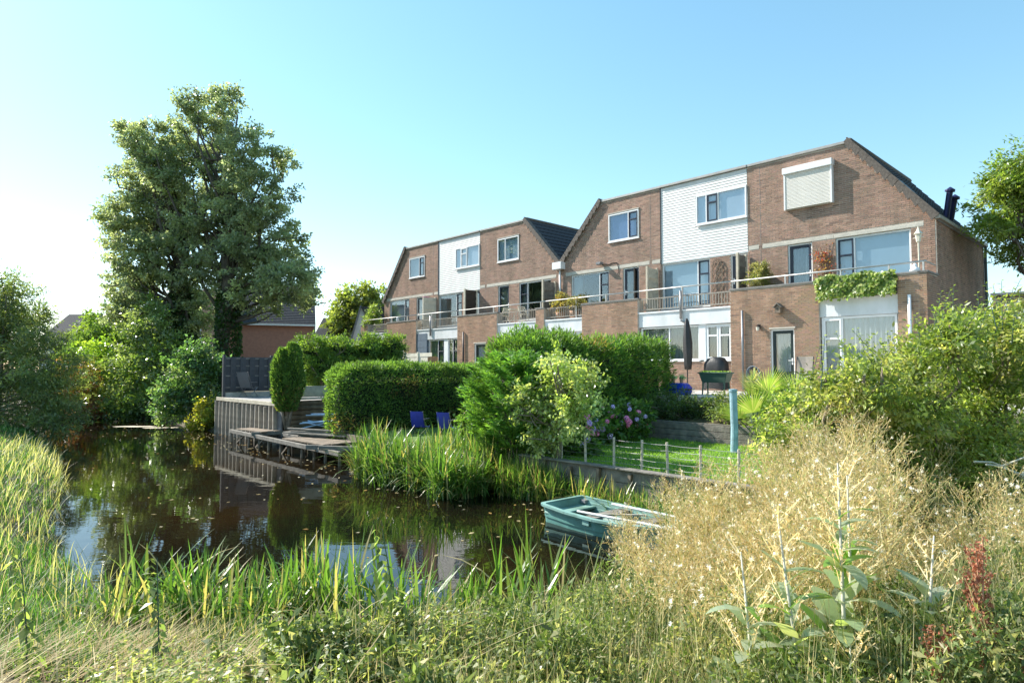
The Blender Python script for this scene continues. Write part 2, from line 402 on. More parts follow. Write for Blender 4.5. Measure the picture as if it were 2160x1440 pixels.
def limb_mesh(mb, p, q, r0, r1, rng, n=7, wob=0.06, seg=4):
    p, q = np.array(p, float), np.array(q, float); L_ = np.linalg.norm(q - p); pts, rs = [], []
    for i in range(seg + 1):
        t = i / seg; c = p + (q - p) * t
        if 0 < i < seg: c = c + rng.normal(size=3) * wob * L_ * 0.5
        c[2] += 0.10 * L_ * math.sin(math.pi * t) * 0.5
        pts.append(tuple(c)); rs.append(r0 + (r1 - r0) * t)
    mb.tube(pts, rs, n)
def tree(name, label, base, trunk_top, r0, blobs, ncl, per, cr, ln, wd, cols, seed, cat='tree', group=None, mat='leaf', limbs=24,
         shell=0.5, bark='bark', jit=0.2, droop=0.25, flat=0.6, ivy=None):
    """base, trunk_top and blobs in world metres; the crown is leaves in clusters with gaps between"""
    rng = np.random.default_rng(seed); base = np.array(base, float)
    t = thing(name, label, cat, tuple(base), 0, group)
    bl = [(x - base[0], y - base[1], z - base[2], a, b_, c_) for x, y, z, a, b_, c_ in blobs]
    Cn, Dn = crown_pts(rng, bl, ncl, shell)
    V, col = cloud(rng, Cn, Dn, per, cr, ln, wd, cols, jit, droop, flat=flat)
    mb = MB(); top = np.array(trunk_top, float) - base
    limb_mesh(mb, (0, 0, -0.3), top, r0, r0 * 0.35, rng, 10, 0.02, 6)
    for i in rng.choice(ncl, min(limbs, ncl), replace=False):
        q = Cn[i]; f = float(np.clip(0.25 + 0.6 * rng.random(), 0, 1)); p = top * f
        if q[2] < p[2] - 0.5: p = top * max(0.12, min(f, (q[2] / max(top[2], .1)) * 0.8))
        limb_mesh(mb, p, q, r0 * 0.32 * (1 - 0.5 * f), 0.015 + r0 * 0.03, rng, 5, 0.09)
    mb.build('trunk', bark, t, smooth=True)
    quad_mesh('crown', V, col, mat, t)
    if ivy:
        zt, rad, n = ivy
        z = rng.random(n) * zt; a = rng.random(n) * 6.283; rr = rad * (0.75 + 0.35 * rng.random(n)) * (1 - 0.15 * z / zt)
        f = (z / max(top[2], .1))[:, None]
        P = np.stack([np.cos(a) * rr, np.sin(a) * rr, z], 1) + top * f * np.array([1, 1, 0])
        D = np.stack([np.cos(a), np.sin(a), -0.9 * np.ones(n)], 1) + rng.normal(size=(n, 3)) * 0.5
        quad_mesh('ivy', leaves(P, D, 0.16, 0.13, rng), tint(rng, n, [(0.022, 0.045, 0.014), (0.03, 0.06, 0.018)], 0.2), 'leaf', t)
    return t

# ================================================================== the ground, the water
TNW = [-60, -10, 2.6, 3.6, 5.0, 6.2, 7.8, 9.3, 11, 12.6, 17.4, 27, 34, 38, 41, 44, 60]
TNT = [8.6, 8.6, 8.2, 5.7, 3.8, 2.75, 1.9, 1.6, 1.45, 1.7, 2.6, 3.6, 4.4, 6.0, 8.6, 12, 12]
def tnear(w): return np.interp(w, TNW, TNT)
def sstep(a, b, x): t = np.clip((x - a) / (b - a), 0, 1); return t * t * (3 - 2 * t)
def height(X, Y):
    w, t = -X, Y
    tn = tnear(w); d = tn - t
    rough = 0.06 * np.sin(1.7 * X + 2.1 * Y) * np.sin(1.3 * Y - 0.8 * X) + 0.03 * np.sin(4.1 * X) * np.sin(3.7 * Y)
    bl_ = sstep(8.5, 14.0, w); near = (1 - bl_) * (-0.06 + np.minimum(0.15 * np.maximum(d + 0.1, 0) + 0.02 * np.maximum(d - 2.5, 0) ** 2, 0.95)) + bl_ * (-0.10 + 0.45 * sstep(-0.1, 0.7, d) + 0.40 * sstep(0.5, 2.6, d)) + rough * np.clip(d, 0, 1)
    bed = -0.9 + 0 * X
    far_lawn = np.where(t < 13.95, 0.70, np.where(t < 14.05, 1.05, np.minimum(1.05 + (t - 14.05) * 0.33, 1.6)))
    far_mid = np.where(t < 13.5, 0.62, np.minimum(0.62 + (t - 13.5) * 0.25, 1.6))
    far_deck = 1.2 + 0 * X
    far_wild = -0.3 + 1.4 * sstep(8.2, 10.5, t) + rough
    far = np.where(w < 10.0, far_lawn, np.where(w < 20.35, far_mid, np.where(w < 26.4, np.minimum(far_deck + np.maximum(t - 16, 0) * 0.1, 1.6), far_wild + sstep(12, 20, t) * 0.5)))
    z = np.where(t < 9.22, np.where((d > -0.1), near, bed), far)
    z = np.where((w > 26.4) & (t > 8.2) & (t < 9.22) & (d <= -0.1), far_wild, z)
    z = np.where((w > 40), np.maximum(z, 0.5 * sstep(40, 42, w)), z)
    return z
ax = np.unique(np.concatenate([np.linspace(-60, 12, 241), [-10.005, -9.995, -20.355, -20.345, -26.405, -26.395], -np.geomspace(61, 3000, 20), np.geomspace(12.5, 3000, 24)]))
ay = np.unique(np.concatenate([np.linspace(-12, 26, 171), [9.21, 9.23, 13.945, 13.955, 14.045, 14.055], -np.geomspace(13, 3000, 24), np.geomspace(27, 3000, 24)]))
GX, GY = np.meshgrid(ax, ay, indexing='ij')
GZ = height(GX, GY)
far_d = np.sqrt(GX ** 2 + GY ** 2); GZ = np.where(far_d > 150, 1.0, GZ)
gv = CN(np.stack([GX, GY, GZ], -1).reshape(-1, 3))
ny = len(ay); I = np.arange(len(ax) - 1)[:, None] * ny + np.arange(ny - 1)[None, :]
gf = np.stack([I, I + ny, I + ny + 1, I + 1], -1).reshape(-1, 4)
me = bpy.data.meshes.new('ground'); me.from_pydata(gv.tolist(), [], gf.tolist()); me.shade_smooth()
tag(link('ground', me, 'soil'), kind='structure')
wm = MB(); wm.add([C3(x, y, 0.0) for x, y in ((-46, 0), (14, 0), (14, 9.5), (-46, 9.5))], [(0, 1, 2, 3)])
tag(wm.build('water', 'water'), kind='structure')
lw = MB(); lw.add([C3(x, y, 0.735) for x, y in ((-9.9, 9.3), (4, 9.3), (4, 13.94), (-9.9, 13.94))], [(0, 1, 2, 3)])
tag(lw.build('lawn', 'turf'), kind='structure')
lw = MB(); lw.add([C3(x, y, 0.655) for x, y in ((-16.4, 9.3), (-11.4, 9.3), (-11.4, 13.4), (-16.4, 13.4))], [(0, 1, 2, 3)])
tag(lw.build('lawn', 'turf'), kind='structure')

# ================================================================== the row of houses
FY = 22.95           # Y of the upper front
FX = -5.2            # X of its right hand corner, s runs from there to the left
LY = -1.2            # lower storey stands 1.2 m proud (local y)
ZB, ZS0, ZS1, ZPAR, ZRAIL, ZHEAD, ZROOF = 1.2, 4.20, 4.78, 5.36, 5.71, 6.97, 10.20
def cells(a0, a1, z0, top, opens, extra=()):
    """rectangular wall minus openings -> list of (a, b, zlo_a, zlo_b, zhi_a, zhi_b)"""
    br = sorted({a0, a1, *[o[i] for o in opens for i in (0, 1)], *extra}); br = [b_ for b_ in br if a0 - 1e-6 <= b_ <= a1 + 1e-6]
    res = []
    for a, b_ in zip(br[:-1], br[1:]):
        if b_ - a < 1e-4: continue
        m_ = (a + b_) / 2; z = z0
        for o in sorted([o for o in opens if o[0] < m_ < o[1]], key=lambda o: o[2]):
            if o[2] > z + 1e-4: res.append((a, b_, z, z, o[2], o[2]))
            z = max(z, o[3])
        if top(m_) > z + 1e-4: res.append((a, b_, z, z, top(a), top(b_)))
    return res
BRICKV = []
def brick_wall(parent, org, e, m_out, a0, a1, z0, top, opens, extra, rng, thick=0.2, base_col=(1, 1, 1), single=0, mat='brick', skip_above=None, detail=True):
    """mortar wall + bricks standing 6 mm proud of it. org: local xyz of a=0,z=0; e: direction of a; m_out: outward"""
    org, e, m_out = np.array(org, float), np.array(e, float), np.array(m_out, float)
    f = lambda a, z, d: tuple(org + e * a + m_out * d + np.array([0, 0, z]))
    mb = MB()
    for a, b_, za, zb, ta, tb in cells(a0, a1, z0, top, opens, extra):
        mb.add([f(a, za, 0), f(b_, zb, 0), f(b_, tb, 0), f(a, ta, 0), f(a, za, -thick), f(b_, zb, -thick), f(b_, tb, -thick), f(a, ta, -thick)],
               [(0, 1, 2, 3), (7, 6, 5, 4), (0, 4, 5, 1), (1, 5, 6, 2), (2, 6, 7, 3), (3, 7, 4, 0)])
    wall = mb.build('wall', 'mortar', parent)
    if not detail: return wall
    CH, BH, PL, BL, PR = 0.0655, 0.052, 0.222, 0.210, 0.007
    rows = []
    zmax = max(top(a0), top(a1), *[top(x) for x in extra]) if extra else max(top(a0), top(a1))
    k = 0; z = z0 + 0.006
    while z + BH < zmax:
        x = a0 - (PL / 2 if k % 2 else 0) + 0.004
        while x < a1:
            segs = [(max(x, a0 + 0.002), min(x + BL, a1 - 0.002))]
            for o in opens:
                if z + BH > o[2] + 0.004 and z < o[3] - 0.004:
                    ns = []
                    for p, q in segs:
                        if q <= o[0] or p >= o[1]: ns.append((p, q))
                        else:
                            if p < o[0] - 0.02: ns.append((p, o[0] - 0.003))
                            if q > o[1] + 0.02: ns.append((o[1] + 0.003, q))
                    segs = ns
            for p, q in segs:
                if q - p > 0.03 and min(top(p), top(q)) > z + BH * 0.9: rows.append((p, q, z))
            x += PL
        z += CH; k += 1
    if not rows: return wall
    rows = np.array(rows); n = len(rows)
    cv = 1 + rng.normal(0, 0.10, (n, 1)); hue = rng.normal(0, 0.05, (n, 3)); c = np.array(base_col) * cv + hue * [0.6, 0.3, 0.3]
    dark = rng.random(n) < 0.05; c[dark] *= 0.72; c = np.clip(c, 0.2, 1.9)
    keep = np.ones(n, bool)
    if single:                                             # the nearest bricks are objects of their own
        keep[:] = True; idx = np.argsort(rows[:, 0] * 1.0 + np.abs(rows[:, 2] - 4.2) * 0.35)[:single]; full = [i for i in idx if rows[i, 1] - rows[i, 0] > 0.2]
        metas = []
        for j in range(6):
            mm = MB(); ctr = [Vector(tuple(e * (a_ * BL / 2) + m_out * d_ + np.array([0, 0, z_]))) for a_ in (-1, 1) for d_ in (-0.02, PR) for z_ in (0, BH)]
            mm.add(ctr, [(0, 1, 3, 2), (4, 6, 7, 5), (0, 4, 5, 1), (2, 3, 7, 6), (0, 2, 6, 4), (1, 5, 7, 3)])
            ob = mm.build('brick', mat, wall); cc = np.clip(np.array(base_col) * (1 + rng.normal(0, 0.12)) + rng.normal(0, 0.04, 3), 0.2, 1.9)
            at = ob.data.color_attributes.new('Col', 'FLOAT_COLOR', 'POINT'); at.data.foreach_set('color', np.tile([*cc, 1], 8).astype(np.float32)); metas.append(ob)
        for q, i in enumerate(full):
            o = metas[q] if q < 6 else metas[rng.integers(6)].copy()
            if q >= 6: COL.objects.link(o)
            o.parent = wall; o.location = f((rows[i, 0] + rows[i, 1]) / 2, rows[i, 2], 0); keep[i] = False
    r = rows[keep]; c = c[keep]
    A = lambda a, z_, d_: org + e * a[:, None] + m_out * d_ + np.stack([0 * z_, 0 * z_, z_], 1)
    pr = PR + rng.normal(0, 0.0015, len(r))[:, None]
    p, q, zz = r[:, 0], r[:, 1], r[:, 2]; Z1 = zz + BH
    F = lambda a, z_: A(a, z_, 0) + m_out * pr
    G = lambda a, z_: A(a, z_, -0.002)
    V = np.concatenate([np.stack([F(p, zz), F(q, zz), F(q, Z1), F(p, Z1)], 1), np.stack([G(p, zz), G(q, zz), F(q, zz), F(p, zz)], 1),
                        np.stack([F(p, Z1), F(q, Z1), G(q, Z1), G(p, Z1)], 1), np.stack([G(p, zz), F(p, zz), F(p, Z1), G(p, Z1)], 1),
                        np.stack([F(q, zz), G(q, zz), G(q, Z1), F(q, Z1)], 1)], 0)
    o = quad_mesh('brick_courses', V, np.concatenate([c] * 5, 0), mat, wall); tag(o, kind='stuff')
    return wall

def window(parent, x0, x1, z0, z1, y, spec, back='room_dark', frame='pvc', fw=0.06, sill=True, rec=0.05, name='window', backd=0.14):
    """spec: list of (fraction0, fraction1, type); x0<x1 in local x. y: wall face. Frame > panes, sashes, blind, sill"""
    x0, x1 = min(x0, x1), max(x0, x1); yf = y + rec
    mb = MB()
    mb.box(x0, x1, yf, yf + 0.07, z1 - fw, z1).box(x0, x1, yf, yf + 0.07, z0, z0 + fw)
    mb.box(x0, x0 + fw, yf, yf + 0.07, z0 + fw, z1 - fw).box(x1 - fw, x1, yf, yf + 0.07, z0 + fw, z1 - fw)
    W = x1 - x0 - 2 * fw
    for i, sp in enumerate(spec[:-1]):
        c = x0 + fw + W * sp[1]; mb.box(c - 0.025, c + 0.025, yf + 0.002, yf + 0.068, z0 + fw, z1 - fw)
    fr = mb.build(name, frame, parent, bevel=0.004)
    for f0, f1, ty in spec:
        a = x0 + fw + W * f0 + (0.025 if f0 > 0 else 0); b_ = x0 + fw + W * f1 - (0.025 if f1 < 1 else 0); lo, hi = z0 + fw, z1 - fw
        if ty in ('case', 'casew', 'caseo'):
            q = 0.05; sm = 'pvc' if ty == 'casew' else 'navy'; sb = MB(); tz = lo + (hi - lo) * 0.70
            ys = yf - 0.012
            sb.box(a, b_, ys, ys + 0.06, hi - q, hi).box(a, b_, ys, ys + 0.06, lo, lo + q).box(a, a + q, ys, ys + 0.06, lo + q, hi - q).box(b_ - q, b_, ys, ys + 0.06, lo + q, hi - q)
            if ty != 'caseo': sb.box(a + q, b_ - q, ys, ys + 0.06, tz - 0.03, tz + 0.03)
            sb.build('sash', sm, fr, bevel=0.004)
            a, b_, lo, hi = a + q, b_ - q, lo + q, hi - q
        MB().box(a - 0.005, b_ + 0.005, yf + 0.03, yf + 0.04, lo - 0.005, hi + 0.005).build('pane', 'glass', fr)
    if sill: MB().prism([(y - 0.07, z0 - 0.05), (y - 0.07, z0 - 0.02), (yf + 0.02, z0), (yf + 0.02, z0 - 0.05)], 'x', x0 - 0.03, x1 + 0.03).build('sill', 'band' if frame != 'pvc' else 'white_paint', fr)
    backs(fr, x0, x1, yf + backd, z0, z1, back)
    return fr
def backs(fr, x0, x1, yb, z0, z1, back):
    if back in ('curtain', 'curtain_dark'):
        n = int((x1 - x0) / 0.025); cb = MB(); vs = []
        for i in range(n + 1):
            x = x0 + 0.03 + (x1 - x0 - 0.06) * i / n; yy = yb + 0.03 * math.sin(i * 1.05) + 0.012 * math.sin(i * 0.37 + 1)
            vs += [(x, yy, z0 + 0.02), (x, yy, z1 - 0.02)]
        cb.add(vs, [(2 * i, 2 * i + 2, 2 * i + 3, 2 * i + 1) for i in range(n)]); cb.build('curtain', back, fr, smooth=True)
        MB().box(x0, x1, yb + 0.1, yb + 0.12, z0, z1).build('dark_room_board', 'room_dark', fr)  # dark board for the unlit space behind the curtain
    elif back.startswith('blind'):
        MB().box(x0 + 0.02, x1 - 0.02, yb, yb + 0.01, z0, z1).build('blind', back, fr)
    else:
        MB().box(x0 - 0.1, x1 + 0.1, yb + 0.9, yb + 0.92, z0 - 0.1, z1 + 0.1).build('dark_room_board', 'room_dark', fr)  # dark board in place of an unlit interior
        MB().box(x0 + 0.02, x0 + 0.02 + 0.22 * (x1 - x0), yb + 0.02, yb + 0.04, z0, z1).build('curtain', 'curtain_dark', fr)
def door(parent, x0, x1, z0, z1, y, mat='navy', back='room_dark', rec=0.06, handle=1, split=0.0, panes=True):
    """framed glass door; handle +1 on the right, -1 on the left; split = height of a solid lower panel"""
    x0, x1 = min(x0, x1), max(x0, x1); fw = 0.05; yf = y + rec
    f = MB().box(x0, x0 + fw, yf - 0.01, yf + 0.08, z0, z1).box(x1 - fw, x1, yf - 0.01, yf + 0.08, z0, z1).box(x0 + fw, x1 - fw, yf - 0.01, yf + 0.08, z1 - fw, z1)
    d = f.build('door', 'pvc', parent, bevel=0.004)
    a, b_, lo, hi = x0 + fw + 0.004, x1 - fw - 0.004, z0 + 0.01, z1 - fw - 0.004; q = 0.10
    lf = MB().box(a, a + q, yf + 0.01, yf + 0.06, lo, hi).box(b_ - q, b_, yf + 0.01, yf + 0.06, lo, hi).box(a + q, b_ - q, yf + 0.01, yf + 0.06, hi - q, hi)
    pl = lo + 0.16
    if split:
        pl = lo + split
        for k in range(6):
            zz = lo + (pl - lo) * k / 6; lf.box(a + q, b_ - q, yf + 0.022 - 0.004 * (k % 2), yf + 0.05, zz + 0.006, zz + (pl - lo) / 6)
    else: lf.box(a + q, b_ - q, yf + 0.01, yf + 0.06, lo, pl)
    lf.build('leaf', mat, d, bevel=0.004)
    MB().box(a + q - 0.004, b_ - q + 0.004, yf + 0.03, yf + 0.04, pl - 0.004, hi - q + 0.004).build('pane', 'glass', d)
    backs(d, a, b_, yf + 0.12, pl, hi, back)
    hx = b_ - 0.05 if handle > 0 else a + 0.05; zz = z0 + 1.05
    MB().box(hx - 0.022, hx + 0.022, yf - 0.002, yf + 0.01, zz - 0.14, zz + 0.08).box(hx - 0.13 * handle, hx, yf - 0.035, yf - 0.015, zz - 0.01, zz + 0.012).box(hx - 0.01, hx + 0.01, yf - 0.03, yf, zz - 0.01, zz + 0.01).build('handle', 'pvc', d)
    return d
def railing(parent, x0, x1, y, posts=(), bars=None, n_bars=0):
    x0, x1 = min(x0, x1), max(x0, x1)
    r = MB().tube([(x0, y, ZRAIL), (x1, y, ZRAIL)], 0.028, 8).build('railing', 'rail', parent, smooth=True)
    for (px, zlo) in posts: MB().box(px - 0.022, px + 0.022, y - 0.03, y + 0.03, zlo, ZRAIL - 0.02).build('post', 'rail', r)
    for (a, b_) in bars or ():
        a, b_ = min(a, b_), max(a, b_)
        MB().box(a, b_, y - 0.018, y + 0.018, 5.33, 5.37).build('top_bar', 'bars', r)
        MB().box(a, b_, y - 0.018, y + 0.018, 4.90, 4.935).build('bottom_bar', 'bars', r)
        n = max(2, int((b_ - a) / 0.115)); first = None
        for i in range(1, n):
            x = a + (b_ - a) * i / n
            if first is None: first = MB().box(-0.011, 0.011, -0.011, 0.011, 4.936, 5.329).build('baluster', 'bars', r); first.location = (x, y, 0)
            else: share(first, r, (x, y, 0))
    return r
def coping(parent, x0, x1, y0, y1, z=ZPAR):
    return MB().box(x0, x1, y0, y1, z, z + 0.055).build('coping', 'coping', parent, bevel=0.006)
def verge(parent, roofobj, x_e, z_e, x_r, z_r, y, rng):
    """stepped verge tiles down the gable edge from (x_r,z_r) to (x_e,z_e)"""
    a, b_ = Vector((x_r, 0, z_r)), Vector((x_e, 0, z_e)); d = b_ - a; L_ = d.length; d.normalize(); n = 12; st = L_ / n
    nrm_ = Vector((-d.z, 0, d.x)); nrm_ = nrm_ if nrm_.z > 0 else -nrm_
    proto = None
    for i in range(n):
        if proto is None:
            mb = MB()
            mb.obox((0, 0.02, 0.035), d, (0, 1, 0), nrm_, st / 2 + 0.02, 0.14, 0.022)
            dd = d * (st / 2 + 0.012); lowv = nrm_ * -0.22
            p0, p1 = Vector((0, -0.13, 0)) - dd + nrm_ * 0.055, Vector((0, -0.13, 0)) + dd + nrm_ * 0.055
            q0, q1 = p0 + lowv * 0.8, p1 + lowv * 1.25
            th = Vector((0, 0.035, 0)); mb.add([p0, p1, q1, q0, p0 + th, p1 + th, q1 + th, q0 + th], [(0,1,2,3),(7,6,5,4),(0,4,5,1),(1,5,6,2),(2,6,7,3),(3,7,4,0)])
            proto = mb.build('verge_tile', 'tile_verge', roofobj); set_col(proto, (1, 1, 1)); o = proto
        else: o = share(proto, roofobj)
        c = a + d * (st * (i + 0.5)); o.location = (c.x, y, c.z + 0.02); o.rotation_euler = (0, random.uniform(-0.02, 0.02), 0)
def set_col(o, c):
    at = o.data.color_attributes.new('Col', 'FLOAT_COLOR', 'POINT'); at.data.foreach_set('color', np.tile([*c, 1], len(o.data.vertices)).astype(np.float32))
def roof_slope(parent, x_e, z_e, x_r, z_r, y0, y1, single, mat='tile_dark'):
    """tiled plane between eaves line and ridge line, running from y0 to y1"""
    a, b_ = Vector((x_e, 0, z_e)), Vector((x_r, 0, z_r)); d = b_ - a; L_ = d.length; d.normalize()
    nrm_ = Vector((-d.z, 0, d.x)); nrm_ = nrm_ if nrm_.z > 0 else -nrm_
    base = MB().obox(tuple((a + b_) / 2 - nrm_ * 0.05 + Vector((0, (y0 + y1) / 2, 0))), d, (0, 1, 0), nrm_, L_ / 2, (y1 - y0) / 2, 0.03).build('roof', 'lead', parent)
    nr = int(L_ / 0.31); nc = int((y1 - y0) / 0.30); V = []; proto = None
    def shape(st, wd):
        vs = []; m_ = 5
        for j, (u_, h_) in enumerate(((-0.5, 0.035), (0.58, 0.008))):
            for i in range(m_ + 1):
                yy = (i / m_ - 0.5) * wd; hh = h_ + 0.022 * (1 if i in (0, 5) else (0.55 if i in (1, 4) else 0))
                vs.append(d * (u_ * st) + Vector((0, yy, 0)) + nrm_ * hh)
        fs = [(i, i + 1, m_ + 2 + i, m_ + 1 + i) for i in range(m_)]
        n0 = len(vs); vs += [v - nrm_ * 0.03 for v in vs[:m_ + 1]]; fs += [(i + 1, i, n0 + i, n0 + i + 1) for i in range(m_)]
        return vs, fs
    st, wd = L_ / nr, (y1 - y0) / nc; vs, fs = shape(st, wd); joined = MB()
    for i in range(nr):
        for j in range(nc):
            c = a + d * (st * (i + 0.5)) + Vector((0, y0 + wd * (j + 0.5), 0)) - nrm_ * 0.018
            if single:
                if proto is None:
                    mm = MB(); mm.add(vs, fs); proto = mm.build('tile', mat, base); set_col(proto, (1, 1, 1)); o = proto
                else: o = share(proto, base)
                o.location = c; o.rotation_euler = (random.uniform(-.006, .006), random.uniform(-.01, .01), 0)
            else: joined.add([v + c for v in vs], fs)
    if not single: o = joined.build('tile_rows', mat, base); set_col(o, (1, 1, 1)); tag(o, kind='stuff')
    rt = MB().tube([(x_r, y0 - 0.02, z_r + 0.01), (x_r, y1, z_r + 0.01)], 0.09, 8).build('ridge', 'tile_verge', base, smooth=True); set_col(rt, (1, 1, 1))
    return base
def house(name_label, s0):
    return cthing('row_house', name_label, 'house', FX - s0, FY, 0.0, 0, 'row houses along the canal')
flat = lambda z: (lambda a: z)

def brick_house(label, s0, width, mir, seed, zeave, opt):
    """gabled brick house. a runs from the outer (gable) end inwards; mir: gable on the left"""
    rng = np.random.default_rng(seed)
    h = house(label, s0 + (width if mir else 0))
    sg = 1 if mir else -1                                   # local x = sg * a
    X = lambda a: sg * a
    e = (sg, 0, 0); out = (0, -1, 0)
    rdg = 2.42
    top = lambda a: zeave + (ZROOF - 0.05 - zeave) * min(max(a / rdg, 0), 1)
    ups = [(2.93, 4.58, 8.22, 9.50), (0.66, 2.92, 5.0, ZHEAD), (3.70, 4.56, 4.84, ZHEAD)]
    brick_wall(h, (0, 0, 0), e, out, 0.0, width, 4.6, top, ups + [(0.3, width - 0.55, 6.98, 7.10), (width - 0.42, width, 6.98, 7.10)], (rdg,), rng, base_col=(1.0, 1.0, 1.0), single=0)
    MB().box(X(0.3), X(width - 0.55), -0.012, 0.19, 6.98, 7.10).build('lintel_band', 'band', h, bevel=0.004)
    MB().box(X(width - 0.42), X(width - 0.02), -0.012, 0.19, 6.98, 7.10).build('lintel_band', 'band', h, bevel=0.004)
    MB().box(X(width - 0.49) - 0.008, X(width - 0.49) + 0.008, -0.010, 0.0, 4.8, ZROOF - 0.12).build('expansion_joint', 'coping', h)
    # upper window / shutter
    if opt['upper'] == 'shutter':
        sh = MB().box(X(2.93), X(4.58), -0.05, 0.05, 8.22, 9.48).build('window', 'pvc', h)
        MB().box(X(2.90), X(4.61), -0.26, 0.0, 9.49, 9.72).build('shutter_box', 'white_paint', sh, bevel=0.012, seg=2)
        for s_ in (2.93, 4.53): MB().box(X(s_), X(s_ + 0.05), -0.20, -0.05, 8.20, 9.49).build('shutter_guide', 'pvc', sh)
        n = 26; sl = None
        for k in range(n):
            z = 8.22 + 1.27 * k / n
            if sl is None: sl = MB().prism([(-0.17, 0), (-0.185, 0.012), (-0.185, 0.036), (-0.17, 0.048)], 'x', X(2.98), X(4.53)).build('slat', 'shutter', sh); sl.location = (0, 0, z)
            else: share(sl, sh, (0, 0, z))
    else:
        wn_ = window(h, X(2.93), X(4.58), 8.24, 9.48, 0.0, opt['uspec'], opt['uback'], rec=-0.04 if opt.get('proud', True) else 0.04, frame=opt.get('uframe', 'pvc'))
        MB().box(X(2.90), X(4.61), -0.05, 0.0, 9.50, 9.54).build('lintel', 'band', h)
    window(h, X(0.66), X(2.92), 5.02, ZHEAD - 0.005, 0.0, opt['lspec'], opt['lback'])
    door(h, X(3.70), X(4.56), 4.86, ZHEAD - 0.005, 0.0, 'navy', opt.get('dback', 'curtain_dark'), handle=-1 if mir else 1)
    # flat roof trim, verge, slope
    MB().box(X(rdg - 0.02), X(width), -0.07, 0.25, ZROOF - 0.045, ZROOF + 0.05).build('roof_trim', 'trim_metal', h, bevel=0.006)
    MB().box(X(rdg), X(width), 0.25, 7.0, ZROOF - 0.3, ZROOF - 0.03).build('flat_roof', 'lead', h)
    rf = roof_slope(h, X(-0.12), zeave - 0.14, X(rdg), ZROOF + 0.05, 0.06, 6.9, opt.get('tiles', False))
    verge(h, rf, X(-0.10), zeave - 0.06, X(rdg + 0.03), ZROOF + 0.06, 0.0, rng)
    # body behind the front
    MB().prism([(X(0.03), 1.0), (X(width), 1.0), (X(width), ZROOF - 0.31), (X(rdg), ZROOF - 0.31), (X(0.03), zeave - 0.25)], 'y', 1.6, 6.7).build('body', 'mortar', h)
    return h, X, rng
def lower(h, X, segs, rng, opt):
    """ground floor pieces of a house; segs: list of (kind, a0, a1) in the a coordinate of X"""
    sg = 1 if X(1) > 0 else -1; e = (sg, 0, 0); out = (0, -1, 0)
    for kind, a0, a1, *o in segs:
        o = o[0] if o else {}
        if kind == 'pier' or kind == 'block':
            op = o.get('opens', [])
            brick_wall(h, (0, LY, 0), e, out, a0, a1, ZB, flat(ZPAR), op, (), rng, base_col=(1.02, 0.98, 0.86), single=o.get('single', 0))
            for aa, dd in ((a0, -1), (a1, 1)):                # returns of the block towards the terrace
                MB().box(X(aa), X(aa - dd * 0.2), LY + 0.2, LY + 0.42, ZB, ZPAR).build('return_wall', 'mortar', h)
            coping(h, X(a0) - 0.03 * 1, X(a1) + 0.03, LY - 0.035, LY + 0.24) if X(a0) < X(a1) else coping(h, X(a1) - 0.03, X(a0) + 0.03, LY - 0.035, LY + 0.24)
        else:
            x0, x1 = min(X(a0), X(a1)), max(X(a0), X(a1))
            MB().box(x0, x1, LY + 0.06, LY + 0.2, ZS0, ZS1 - 0.03).build('fascia', 'fascia', h, bevel=0.004)
            MB().box(x0, x1, LY + 0.02, LY + 0.25, ZS1 - 0.028, ZS1 + 0.03).build('fascia_trim', 'white_paint', h)
            MB().box(x0, x1, LY + 0.25, 0.0, ZS1 - 0.2, ZS1).build('terrace_slab', 'concrete', h)

# ---- house 1: nearest, on the right
bspec_r = [(0, 0.76, 'fix'), (0.76, 1, 'case')]
bspec_l = [(0, 0.24, 'case'), (0.24, 1, 'fix')]
h1, X1, g1 = brick_house('right-hand end house of the row with closed white roller shutter under the gable', 0.0, 6.04, False, 11, 7.28,
                         dict(upper='shutter', lspec=bspec_l, lback='blind_sky_pale', dback='curtain_dark'))
lower(h1, X1, [('pier', -0.03, 0.75, dict(single=160)), ('bay', 0.75, 3.06), ('block', 3.06, 6.18, dict(opens=[(3.88, 4.70, 1.72, 3.88)], single=140))], g1, {})
# side wall of house 1: upper part and the part under the terrace
brick_wall(h1, (0.03, 0, 0), (0, 1, 0), (1, 0, 0), 0.0, 6.7, ZB, flat(7.22), [], (), g1, base_col=(0.92, 0.86, 0.80))
brick_wall(h1, (0.03, 0, 0), (0, 1, 0), (1, 0, 0), LY, -0.004, ZB, flat(ZPAR), [], (), g1, base_col=(0.86, 0.80, 0.72))
coping(h1, -0.21, 0.07, LY - 0.035, 0.0, ZPAR + 0.002)
MB().box(0.02, 0.17, -0.10, 6.8, 7.13, 7.25).build('gutter', 'bars', h1, bevel=0.01)
MB().tube([(0.12, 6.62, 7.12), (0.10, 6.62, 6.9), (0.10, 6.62, 1.5)], 0.05, 8).build('downpipe', 'blue_panel', h1, smooth=True)
fl = MB()
for (yy, zt, xx) in ((3.55, 8.75, -0.35), (3.95, 8.55, -0.30)):
    fl.tube([(xx - 0.15, yy, 7.6), (xx + 0.02, yy, zt)], 0.10, 10).tube([(xx + 0.02, yy, zt), (xx + 0.03, yy, zt + 0.05)], [0.16, 0.16], 10).tube([(xx + 0.03, yy, zt + 0.05), (xx + 0.035, yy, zt + 0.16)], [0.16, 0.02], 10)
fl.build('flue', 'steel_blue', h1, smooth=False)
MB().obox((-0.98, 0.75, 8.50), (-2.42, 0, 2.92), (0, 1, 0), (2.92, 0, 2.42), 0.36, 0.4, 0.05).build('roof_window', 'metal_dark', h1)
window(h1, X1(0.80), X1(3.02), 1.95, ZS0 - 0.01, LY + 0.05, [(0, 0.27, 'casew'), (0.27, 1, 'fix')], 'curtain', fw=0.07, backd=0.09)
